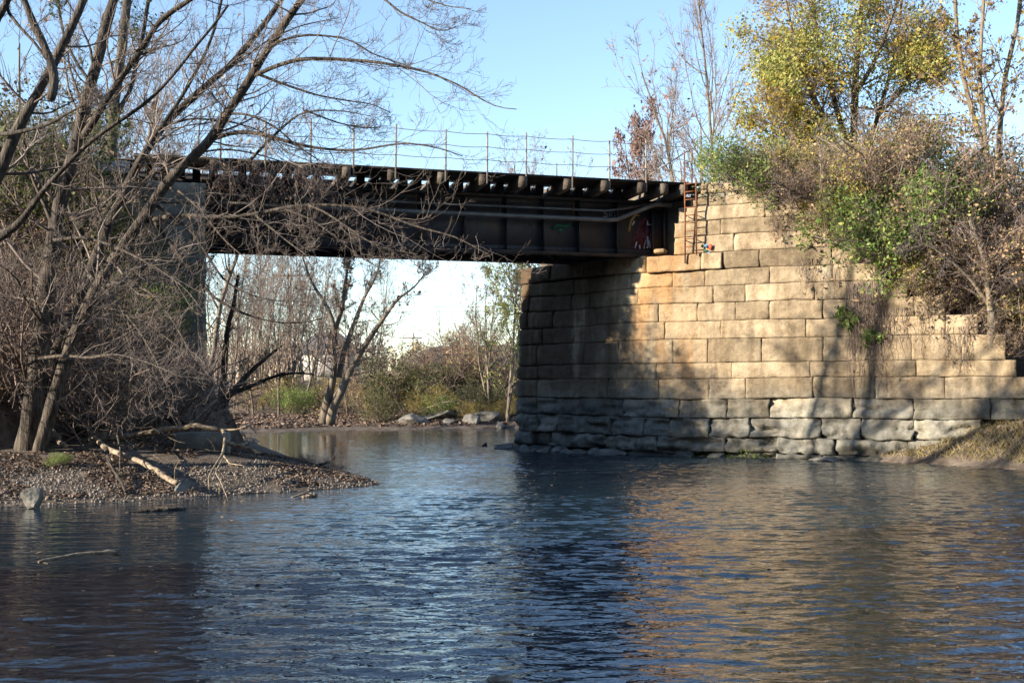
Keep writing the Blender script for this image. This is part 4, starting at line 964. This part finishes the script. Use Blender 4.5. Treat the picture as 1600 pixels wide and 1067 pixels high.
# litter and pebbles (nobody could count)
def litter(name, n, xr, yr, cond, size, m1, label, seed, peb=False):
    x, y, h, r_ = scatter(n, xr, yr, cond, seed); n = len(x); s = size * r_.uniform(.5, 1.5, n) ** 1.5
    c = np.stack([x, y, h + (s * .15 if peb else .012)], -1); m_ = MB()
    if peb:
        az = r_.rand(n) * 6.28; e1 = np.stack([np.cos(az), np.sin(az), az * 0], -1); e2 = np.stack([-np.sin(az), np.cos(az), az * 0], -1); k = r_.uniform(.55, 1, n)[:, None]; s = s[:, None]
        z = np.array([0, 0, 1.]) * s * r_.uniform(.25, .5, n)[:, None]
        V = np.stack([c + e1 * s * .5 - z * .3, c + e2 * s * .5 * k - z * .3, c - e1 * s * .5 - z * .3, c - e2 * s * .5 * k - z * .3,
                      c + e1 * s * .3 + z, c + e2 * s * .3 * k + z * .9, c - e1 * s * .3 + z, c - e2 * s * .3 * k + z * .8], 1)
        b0 = np.arange(n)[:, None, None] * 8; fq = np.array([(0, 1, 5, 4), (1, 2, 6, 5), (2, 3, 7, 6), (3, 0, 4, 7), (4, 5, 6, 7)])[None]
        m_.add(V.reshape(-1, 3), (b0 + fq).reshape(-1, 4), np.repeat(r_.rand(n), 8))
    else:
        a = unit(np.stack([r_.normal(size=n), r_.normal(size=n), r_.normal(size=n) * .45], -1)); b = unit(np.cross(a, np.stack([r_.normal(size=n) * .4, r_.normal(size=n) * .4, np.ones(n)], -1))); s = s[:, None]; up_ = np.array([0, 0, 1.]) * s * .12
        V = np.stack([c - a * s * .5, c + b * s * .33 + up_, c + a * s * .5, c - b * s * .33 + up_], 1).reshape(-1, 3); V[:, 2] += .006
        m_.add(V, np.arange(n * 4).reshape(n, 4), np.repeat(r_.rand(n), 4))
    return tag(m_.build(name, m1), label, 'leaf litter' if not peb else 'pebbles', kind='stuff')
litter('fallen_leaves', 120000, (-14, -1.5), (15.5, 27), lambda x, y, h: (h > .05) & (fbm(x, y, .9, 31) > -.25), .046, M['litter'], 'fallen leaves covering the left gravel bank', 5)
litter('fallen_leaves', 42000, (-22, 8), (38, 60), lambda x, y, h: h > .1, .13, M['litter'], 'fallen leaves on the far bar under the bridge', 6)
litter('fallen_leaves', 36000, (-22, -6), (16, 32), lambda x, y, h: h > 1.2, .11, M['litter'], 'fallen leaves on the left railway embankment', 7)
litter('fallen_leaves', 15000, (3, 19), (22, 40), lambda x, y, h: h > .3, .09, M['litter'], 'fallen leaves on the right fill and toe', 8)
litter('pebbles', 26000, (-14, -1.5), (15.5, 24), lambda x, y, h: (h > -.03) & (h < .4), .036, M['pebble'], 'pale pebbles along the edge of the left bank', 9, True)

r_ = np.random.RandomState(12); n_ = 420; fx = r_.uniform(-9, 9, n_); fy = 5 + 22 * r_.rand(n_) ** 1.1; kx_ = height(fx, fy) < -.15; fx, fy = fx[kx_], fy[kx_]; n_ = len(fx)
az = r_.rand(n_) * 6.28; sz_ = r_.uniform(.018, .045, n_)[:, None]; c_ = np.stack([fx, fy, fx * 0 + .022], -1); a_ = np.stack([np.cos(az), np.sin(az), r_.normal(size=n_) * .12], -1); b_ = np.stack([-np.sin(az), np.cos(az), r_.normal(size=n_) * .12], -1)
mb = MB(); mb.add(np.stack([c_ - a_ * sz_, c_ + b_ * sz_ * .6, c_ + a_ * sz_, c_ - b_ * sz_ * .6], 1).reshape(-1, 3), np.arange(n_ * 4).reshape(n_, 4), np.repeat(r_.rand(n_), 4)); tag(mb.build('floating_leaves', M['leaf_brown']), 'scattered fallen leaves drifting on the water', 'leaves', kind='stuff')
# ---------------------------------------------------------------- logs, driftwood, rocks, block
def branchy(name, label, cat, paths, mt_, twigs=(0, 0), rm=.006, K=18, kink=.2, group=None):
    t_ = traced(paths, K); t_[0][:, 1:-1] += rng.normal(size=t_[0][:, 1:-1].shape) * (t_[1][:, 1:-1, None] * kink); t_ = (t_[0], t_[1] * rng.uniform(.88, 1.12, t_[1].shape))
    b = t_[0][0, 0]; root = empty(name, tuple(b), label, cat, group); m_ = MB(); m_.tubes(t_[0], t_[1], 8); m_.build('trunk', mt_, root, True)
    if twigs[0]:
        a_ = spawn(t_[0], t_[1], twigs[0], .3, 6, .3, 1, (30, 80), (0, 0, .05), (0, 0, -.1), .3, .5, rm); c_ = spawn(a_[0], a_[1], twigs[1], .5, 5, .2, 1, (30, 70), (0, 0, 0), (0, 0, -.1), .3, .6, rm * .7)
        m_ = MB(); m_.tubes(a_[0], a_[1], 5, cap=False); m_.tubes(c_[0], c_[1], 4, cap=False); m_.build('twigs', mt_, root)
    return root
branchy('fallen_log', 'long barkless fallen log lying across the bank and over the concrete block', 'log',
        [([(130, 700), (150, 688), (188, 681), (225, 677), (250, 672), (275, 669), (310, 662), (322, 668), (347, 672)], 21.2, 21.0, 5.2, 3.4),
         ([(347, 672), (352, 678), (350, 705), (338, 725), (325, 742), (327, 770)], 21, 18.5, 3, .9), ([(350, 712), (358, 724), (380, 727)], 19.5, 19, 1.8, .7),
         ([(350, 672), (370, 671), (388, 664), (400, 676)], 21, 20.6, 2, .8), ([(349, 716), (336, 738), (345, 752), (357, 783)], 19.4, 17.4, 1.5, .7)], M['dead'], (3, 3))
branchy('fallen_log', 'pale fallen log sloping down toward the water in front of the concrete block', 'log',
        [([(148, 686), (160, 697), (175, 704), (200, 713), (225, 724), (240, 732), (250, 741), (262, 748), (277, 754)], 21, 18.2, 4.6, 4)], M['dead'], (3, 3))
branchy('fallen_log', 'dark log leaning from the embankment down to the left abutment base', 'log',
        [([(150, 585), (175, 597), (205, 613), (225, 626), (250, 645), (275, 663)], 23.6, 22.6, 4.5, 4), ([(225, 626), (260, 648), (300, 668)], 23.6, 23, 4, 3)], M['bark'], (0, 0))
branchy('fallen_branch', 'grey crooked branch lying on the bank right of the concrete block', 'branch',
        [([(352, 690), (372, 696), (390, 700), (408, 708)], 21.5, 21.6, 4, 1.5), ([(375, 696), (390, 690), (400, 686)], 21.5, 22, 2.5, 1)], M['dead'], (3, 2))
branchy('fallen_branch', 'thin forked branch reaching up right behind the long log', 'branch',
        [([(105, 698), (130, 690), (165, 676), (200, 658), (190, 640), (180, 620)], 21.4, 21.8, 3, 1.2), ([(200, 658), (208, 670)], 21.8, 21.5, 2, 1)], M['dead'], (2, 2))
branchy('fallen_branch', 'dark forked root at the waterline below the sloping log', 'branch',
        [([(165, 700), (172, 725), (185, 745), (197, 768)], 20, 17.8, 3.5, 2), ([(172, 726), (150, 712), (146, 706)], 19.6, 20, 2, 1), ([(183, 678), (188, 700), (187, 752)], 20.8, 18.4, 1.6, 1)], M['bark'], (3, 2))
branchy('fallen_branch', 'long pale stick leaning above the concrete block against the abutment', 'branch', [([(290, 668), (310, 650), (337, 625)], 22.5, 23, 1.6, 1.2)], M['dead'])
branchy('fallen_branch', 'bare drift branch at the tip of the spit', 'branch', [([(490, 728), (505, 724), (515, 722), (523, 715)], 22.3, 22.4, 2.2, 1.0)], M['bark'], (3, 2))
branchy('root_stump', 'knobbly leaning stump behind the three-stemmed tree', 'stump', [([(128, 676), (116, 664), (110, 645), (107, 630)], 22, 22.4, 7, 5)], M['bark'])
branchy('fallen_branch', 'short pale root ending beside the foot of the three-stemmed tree', 'branch', [([(80, 672), (92, 690), (102, 697)], 21, 20.4, 5, 3.5)], M['dead'])
branchy('driftwood', 'pale grey driftwood branch floating at lower left', 'driftwood', [([(60, 878), (85, 873), (112, 867), (150, 863), (190, 865)], 10.95, 11.5, 2.4, 4)], M['dead'], (0, 0), K=14)
branchy('driftwood', 'dark waterlogged branch floating just off the left bank', 'driftwood', [([(196, 801), (230, 797), (265, 796), (290, 795)], 15.95, 16.35, 2, 3)], M['bark'], (2, 2))
branchy('driftwood', 'small pale snag poking out of water beside the spit', 'driftwood', [([(455, 777), (470, 772), (480, 770), (495, 776)], 18.2, 18.4, 1.2, 2), ([(474, 778), (484, 774), (494, 773)], 18.2, 18.3, 4, 3)], M['dead'], (0, 0))
def rock(px, py, Y, w, h, label, seed, cat='rock', mt_=M['rock'], ang=.6, group=None, z=None, name='rock', d=None):
    import bmesh
    bm = bmesh.new(); bmesh.ops.create_icosphere(bm, subdivisions=4, radius=1)
    r_ = random.Random(seed); planes = [(Vector((r_.gauss(0, 1), r_.gauss(0, 1), r_.gauss(0, .8))).normalized(), r_.uniform(.35, .62)) for _ in range(8)]
    for v in bm.verts:
        for n_, k in planes:
            q = v.co.dot(n_)
            if q > k: v.co -= n_ * (q - k) * .92
        v.co += v.co.normalized() * .05 * mnoise.noise(v.co * 3 + Vector((seed, 0, 0)))
    p = P(px, py, Y); zb_ = p.z if z is None else z
    dd = w * .7 if d is None else d
    for v in bm.verts: v.co = Vector((v.co.x * w / 1.1, v.co.y * dd / 1.1, v.co.z * h / 1.0))
    me = bpy.data.meshes.new(name); bm.to_mesh(me); bm.free(); me.materials.append(mt_)
    o = bpy.data.objects.new(name, me); COL.objects.link(o); o.location = (p.x, p.y, zb_ + h * .2); o.rotation_euler = (0, 0, ang)
    return tag(o, label, cat, group)
rock(52, 787, 16.5, .23, .2, 'upright pale grey rock at the water edge of the left bank', 2, ang=.4)
rock(785, 1068, 6.75, .14, .07, 'tan rock just breaking the surface at the bottom edge', 5, mt_=M['dead'], z=-.02)
rock(757, 695, 34.9, .2, .13, 'small dark rock in the water left of the abutment corner', 6, z=-.02)
rock(284, 762, 17.6, .2, .12, 'grey stone at the tip of the sloping log', 9)
for i, (px, py, Y, w, h, lb_) in enumerate([(655, 655, 50.5, 2.2, .9, 'large flat pale riprap slab left of the others on the far bank'), (682, 645, 52, 2.4, 1.0, 'tilted riprap slab higher up behind the large flat slab'), (700, 660, 51, 1.6, .7, 'small riprap block right of the large flat slab'),
                                            (735, 658, 51, 1.7, .8, 'riprap block in the middle of the far right bank'), (760, 652, 52, 2.4, .9, 'broad riprap slab near the abutment corner on the far bank'), (782, 662, 50.8, 1.2, .6, 'riprap block hard by the edge of the stone abutment'),
                                            (625, 650, 51, 1.3, .5, 'small riprap block right of the yellow-green bush'), (715, 636, 53.5, 2.0, .8, 'uppermost riprap block among bushes')]):
    rock(px, py, Y + 1.2, w * .5, h * .5, lb_, 20 + i, ang=i * .9, group='riprap blocks on the far bank', z=hz(*gp(px, Y + 1.2)) - .1)
# small stones along the foot of the abutment
for i in range(12):
    px = [812, 828, 846, 862, 880, 898, 916, 936, 955, 975, 1120, 1290][i]; t_ = max(0, (1015 - px) / 205 * LA)
    q = (B + wA * t_ - nA * .5) if px < 1015 else (B + wW * tw(px) - nW * .35)
    rock(800 + q[0] / q[1] * F, 705, float(q[1]), .35 + .3 * random.random(), .22, ['rubble stone nearest the far corner at the foot of the abutment', 'second rubble stone from the far corner of the abutment', 'third rubble stone from the far corner of the abutment', 'fourth rubble stone from the far corner of the abutment', 'fifth rubble stone from the far corner of the abutment', 'sixth rubble stone from the far corner of the abutment', 'seventh rubble stone from the far corner of the abutment', 'eighth rubble stone from the far corner of the abutment', 'ninth rubble stone from the far corner of the abutment', 'rubble stone at the bend between abutment and wing wall', 'rubble stone at the foot of the left part of the wing wall', 'rubble stone at the foot of the middle of the wing wall'][i], 50 + i, ang=i, group='rubble at the foot of the abutment', z=-.1)
# concrete block
cb = P(307, 700, 21.6); mb = MB(); w3 = Vector((.985, .17, 0))
mb.box((cb.x, cb.y + .4, .60), 1.02, .75, .6, tuple(w3), a=.5, bev=.035)
tag(mb.build('concrete_block', M['concrete']), 'rectangular concrete block half sunk in the left bank under the long log', 'block')

# ---------------------------------------------------------------- left embankment brush
ge = 'shrubs on the left embankment'
LS = [('sh_dull', 15, 23.5, 1.2, 'dull green shrub at the left edge halfway up the embankment'), ('sh_dull', 60, 24.5, 1.0, 'dull green shrub right behind the main trunk'), ('sh_bare', 20, 22.0, 1.1, 'bare shrub at the left edge low on the embankment'),
      ('sh_green', 205, 24.3, .75, 'green shrub on the embankment top left of the abutment'), ('sh_dull', 165, 24.4, .9, 'dull green shrub high on the embankment between the stems'), ('sh_bare', 110, 22.5, 1.2, 'bare shrub between the main trunk and its second stem'),
      ('sh_bare', 190, 23, 1.3, 'bare tangle at the left of the abutment wall'), ('sh_brown', 130, 24.2, .8, 'brown shrub high on the embankment behind the main trunk'), ('sh_bare', 250, 23.8, 1.0, 'bare tangle in front of the left abutment wall'),
      ('sh_brown', 40, 25.2, .6, 'small brown shrub near the top of the embankment at left'), ('sh_yellow', 245, 25.0, .4, 'small yellow shrub at the top of the left abutment'), ('sh_bare', 70, 21.9, 1.1, 'bare tangle low behind the main trunk'),
      ('sh_brown', 380, 27.6, .5, 'brown dead vine tangle hanging on the left end of the girder'), ('sh_bare', 150, 21.6, .9, 'bare tangle at the foot of the embankment left of the leaning log'), ('sh_bare', -20, 21.0, 1.2, 'bare shrub cut by the left edge of the frame')]
for k, px, Y, sz_, lb_ in LS:
    z_ = None
    if px == 380: continue
    S(k, px, Y, sz_ * 1.25, lb_, ge)
# dead vines draped on left end of the girder
mb = MB(); n = 120; K = 9; pts = np.zeros((n, K, 3)); s0 = rng.uniform(s_at_px(520), s_at_px(330), n); cc = rng.uniform(-.25, .1, n); ln = rng.uniform(.4, 1.6, n)
for j in range(K):
    s0 = s0 + rng.normal(size=n) * .08; cc = cc + rng.normal(size=n) * .03
    for i in range(n): pts[i, j] = E(s0[i], cc[i], ZT - .05 - ln[i] * j / (K - 1))
vr = empty('hanging_vine', E(s_at_px(430), 0, ZT), 'dead reddish vines draped over the left part of the bridge side', 'vine')
mb.tubes(pts, np.full((n, K), .005), 3, cap=False); b_ = spawn(pts, np.full((n, K), .005), 6, .35, 5, .1, 1, (30, 80), (0, -.05, -.05), (0, 0, -.1), .3, .6, .003); mb.tubes(b_[0], b_[1], 3, cap=False); mb.build('stems', M['twig'], vr)
mb = MB(); leaves(mb, b_[0], .9, .06, .03); mb.build('foliage', M['leaf_red'], vr)
# weeds on spit
def weed(px, py, Y, label, sz_=.16): place('sh_bare', P(px, py, Y).x, Y, sz_, random.random() * 6, label, 'weed', 'dry weeds on the spit', name='dry_weed')
for px, Y, lb_ in ((478, 23.6, 'leftmost dry weed tuft on the spit'), (490, 23.2, 'tall dry weed in the middle of the spit'), (515, 22.6, 'dry weed beside the drift branch on the spit'), (532, 22.0, 'dense dry weed tuft nearest the tip of the spit'), (385, 25.5, 'dry weed right behind the concrete block'), (372, 26.5, 'feathery dry weed behind the long log end')):
    weed(px, 0, Y, lb_)
place('sh_green', P(92, 730, 19.4).x, 19.4, .14, 1, 'small green weed beside the foot of the three-stemmed tree', 'weed', None, name='green_weed')

# ---------------------------------------------------------------- far side
gf = 'slim bare trees of the far thicket'
words = ['first', 'second', 'third', 'fourth', 'fifth', 'sixth', 'seventh', 'eighth', 'ninth', 'tenth', 'eleventh', 'twelfth', 'thirteenth', 'fourteenth', 'fifteenth', 'sixteenth', 'seventeenth', 'eighteenth', 'nineteenth', 'twentieth']
pxs = sorted([352, 368, 384, 398, 411, 424, 436, 448, 460, 474, 490, 545, 575])
for i, px in enumerate(pxs):
    Y = 57 + (i * 37 % 11) * 1.8
    T(['bareA', 'bareC', 'bareB'][i % 3], px, 0, 330 + (i * 53 % 90) + (60 if px > 500 else 0), Y, '%s slim bare tree from the left in the thicket seen under the bridge' % words[i], group=gf, squash=.7)
gb = 'bushes on the far bank'
FB = [('sh_dull', 630, 53, 2.0, 'large green bush in the middle of the far bank'), ('sh_dull', 592, 50.2, 1.0, 'bright green bush at the water side right of the forked tree'), ('sh_yellow', 618, 54.5, 1.3, 'yellow bush left behind the large green bush'),
      ('sh_yellow', 670, 51.6, .9, 'yellow-green bush left of the riprap slabs'), ('sh_dull', 760, 52, 1.2, 'dark green bush above the riprap near the abutment'), ('sh_brown', 700, 54.5, 1.6, 'brown bush above the middle of the riprap'), ('sh_brown', 740, 55.5, 1.7, 'brown brush at the top of the far right bank'),
      ('sh_yellow', 785, 51.4, .7, 'small yellow bush close to the abutment edge'), ('sh_brown', 570, 55, 1.7, 'brown bush right behind the forked tree'), ('sh_green', 455, 55, 1.1, 'green undergrowth bush in the thicket left of the forked tree'), ('sh_dull', 490, 58, 1.4, 'dull green bush behind the forked tree at left'),
      ('sh_yellow', 545, 57, 1.5, 'pale yellow bush behind the fork of the tree'), ('sh_brown', 790, 54.5, 1.7, 'brown bush beside the abutment edge'), ('sh_green', 690, 51, .7, 'small green bush among the riprap slabs'), ('sh_bare', 660, 56, 1.9, 'bare pinkish bush behind the large green bush'), ('sh_brown', 395, 56, 1.5, 'brown bush at the left in the thicket'), ('sh_yellow', 430, 60, 1.5, 'yellowish bush deep in the thicket'),
      ('sh_bare', 590, 57, 2.0, 'bare bush left of the large green bush'), ('sh_bare', 720, 57, 2.0, 'bare pinkish bush on top of the far right bank'), ('sh_yellow', 738, 50.6, .6, 'low yellow bush at the water among riprap'), ('sh_bare', 520, 61, 1.9, 'bare brush far behind the forked tree')]
for k, px, Y, sz_, lb_ in FB: S(k, px, Y + (6 if px < 560 else 2.6), sz_ * (.78 if px < 575 else .85), lb_, gb)
T('yellow', 790, 0, 392, 53, 'yellow-leaved tree top just behind the upper left corner of the abutment', 2.0)
T('bareC', 768, 0, 425, 54.5, 'bare arching tree left of the abutment edge with a few yellow leaves', .4)
# distant tree line: further off it reads as one mass
def treeline(name, n, Yr, xr, Hr, m1, label, seed, fol=None):
    global rng
    rng = np.random.RandomState(seed); K = 7; x = rng.uniform(*xr, n); y = rng.uniform(*Yr, n); H = rng.uniform(*Hr, n); pts = np.zeros((n, K, 3)); pts[:, 0] = np.stack([x, y, x * 0 + 2.], -1)
    d = np.tile(np.array([0, 0, 1.]), (n, 1)) + rng.normal(size=(n, 3)) * .1
    for j in range(1, K): d = unit(d + rng.normal(size=(n, 3)) * .07); pts[:, j] = pts[:, j - 1] + d * (H / K)[:, None]
    t_ = (pts, np.linspace(.12, .03, K)[None] * np.ones((n, 1))); a_ = spawn(t_[0], t_[1], 12, .38, 5, .15, 1, (25, 55), (0, 0, .08), (0, 0, .1), .12, .5, .03); b_ = spawn(a_[0], a_[1], 6, .45, 4, .2, 1, (25, 55), (0, 0, .05), (0, 0, .1), .15, .5, .022)
    m_ = MB(); [m_.tubes(q[0], q[1], 3, cap=False) for q in (t_, a_, b_)]; o = m_.build(name, m1); tag(o, label, 'wood', kind='stuff')
    if fol: m_ = MB(); leaves(m_, b_[0], fol[1], fol[2], .2); tag(m_.build('far_foliage', fol[0]), 'sparse leaves of the distant wood beyond the river', 'foliage', kind='stuff')
treeline('distant_wood', 420, (95, 150), (-75, 45), (2.4, 5.2), M['twig_far'], 'hazy bare distant wood along the horizon beyond the river', 5, (M['leaf_brown'], .8, .3))
treeline('undergrowth', 100, (66, 90), (-36, -9), (2, 5), M['twig_far'], 'thin bare undergrowth filling the far thicket', 6, (M['leaf_brown'], .25, .12))
# leafless trees lining the embankment beyond, seen above left deck are provided by trees behind left bank
for i, (px, Y, top) in enumerate(((-60, 36, 20), (40, 38, 60), (105, 37, 90), (240, 40, 130), (300, 44, 180), (140, 42, 20))):
    T(['bareC', 'bareB', 'bareA'][i % 3], px, 0, top, Y, ['bare tree behind the embankment cut by the left edge', 'bare tree behind the embankment left of the main trunk', 'bare tree behind the embankment by the main trunk', 'low bare tree beyond the deck right of the dark tree', 'small bare tree beyond the left end of the deck', 'tall bare tree behind the embankment right of the main trunk'][i], group='bare trees behind the left embankment')
# house and utility poles far off
hx = gp(513, 92); root = empty('house', (hx[0], hx[1], 2.2), 'distant pale house with a dark hipped roof glimpsed between the far trees', 'house')
m_ = MB(); m_.box((hx[0], hx[1], 3.5), 4.6, 4, 2.6); m_.build('wall', M['siding'], root)
m_ = MB(); a = hx[0]; b = hx[1]
m_.add([(a - 2.7, b - 2.4, 4.8), (a + 2.7, b - 2.4, 4.8), (a + 2.7, b + 2.4, 4.8), (a - 2.7, b + 2.4, 4.8), (a - .8, b - .1, 6.4), (a + .8, b - .1, 6.4), (a + .8, b + .1, 6.4), (a - .8, b + .1, 6.4)], [(0, 3, 2, 1), (4, 5, 6, 7), (0, 1, 5, 4), (1, 2, 6, 5), (2, 3, 7, 6), (3, 0, 4, 7)]); m_.build('roof', M['roof'], root)
def pole(px, Y, top, label):
    x, y = gp(px, Y); root = empty('utility_pole', (x, y, 2.2), label, 'utility pole', 'utility poles in the distance'); zt_ = P(px, top, Y).z
    m_ = MB(); m_.tube([(x, y, 2.), (x, y, zt_)], [.16, .11], 8); m_.build('pole', M['siding'], root); m_ = MB(); m_.box((x, y - .15, zt_ - .6), 2.2, .1, .12); m_.build('crossarm', M['wood'], root); return Vector((x, y, zt_))
pa = pole(452, 80, 418, 'pale utility pole at left in the far thicket'); pb_ = pole(645, 130, 520, 'small utility pole on the horizon under the bridge')
for i, (yy, lb_) in enumerate(((480, 'upper power cable crossing the sky under the bridge'), (487, 'lower power cable crossing the sky under the bridge'))):
    m_ = MB(); m_.tube([P(380 + (1 - i) * 4, yy - 4, 120), P(600, yy + 1, 120), P(830, yy - 2, 120)], .025, 5); tag(m_.build('power_cable', M['cable']), lb_, 'cable', 'power cables')
def sky_block_wood(name, n, xr, yr, H, label, seed, m1):  # leaf mass for unseen woods added to block sky light
    r_ = np.random.RandomState(seed); m_ = MB(); nt = 26; cx = np.linspace(*xr, nt); cy = r_.uniform(*yr, nt) if yr[1] - yr[0] < 20 else np.linspace(*yr, nt); hh = r_.uniform(.7, 1, nt) * H
    i = r_.randint(0, nt, n); z = r_.rand(n) ** .8; rad = 3.4 * np.sqrt(np.clip(1 - (z * 1.6 - .6) ** 2, .15, 1)); a = r_.rand(n) * 6.28; rr_ = rad * np.sqrt(r_.rand(n))
    c = np.stack([cx[i] + rr_ * np.cos(a), cy[i] + rr_ * np.sin(a), z * hh[i]], -1); a = unit(r_.normal(size=(n, 3))); b = unit(np.cross(a, r_.normal(size=(n, 3)))); s_ = r_.uniform(.3, .7, n)[:, None]
    m_.add(np.stack([c - a * s_, c + b * s_ * .6, c + a * s_, c - b * s_ * .6], 1).reshape(-1, 3), np.arange(n * 4).reshape(n, 4), np.repeat(r_.rand(n), 4))
    tag(m_.build(name, m1), label, 'wood', kind='stuff')
sky_block_wood('added_wood_back', 52000, (-38, 44), (-15, -6), 21, 'added unseen wood behind the camera that blocks sky light', 8, M['leaf_dull'])  # added out of view to cut sky fill on the breast face
sky_block_wood('added_wood_left', 26000, (-60, -46), (16, 75), 13, 'added unseen wood far to the left that blocks low sky light', 9, M['leaf_dull'])  # added beyond the frame, keeps low sky off the abutment
# far woods on the left behind everything so embankment reads against sky
print('objects', len(bpy.data.objects), 'verts', sum(len(m.vertices) for m in bpy.data.meshes))
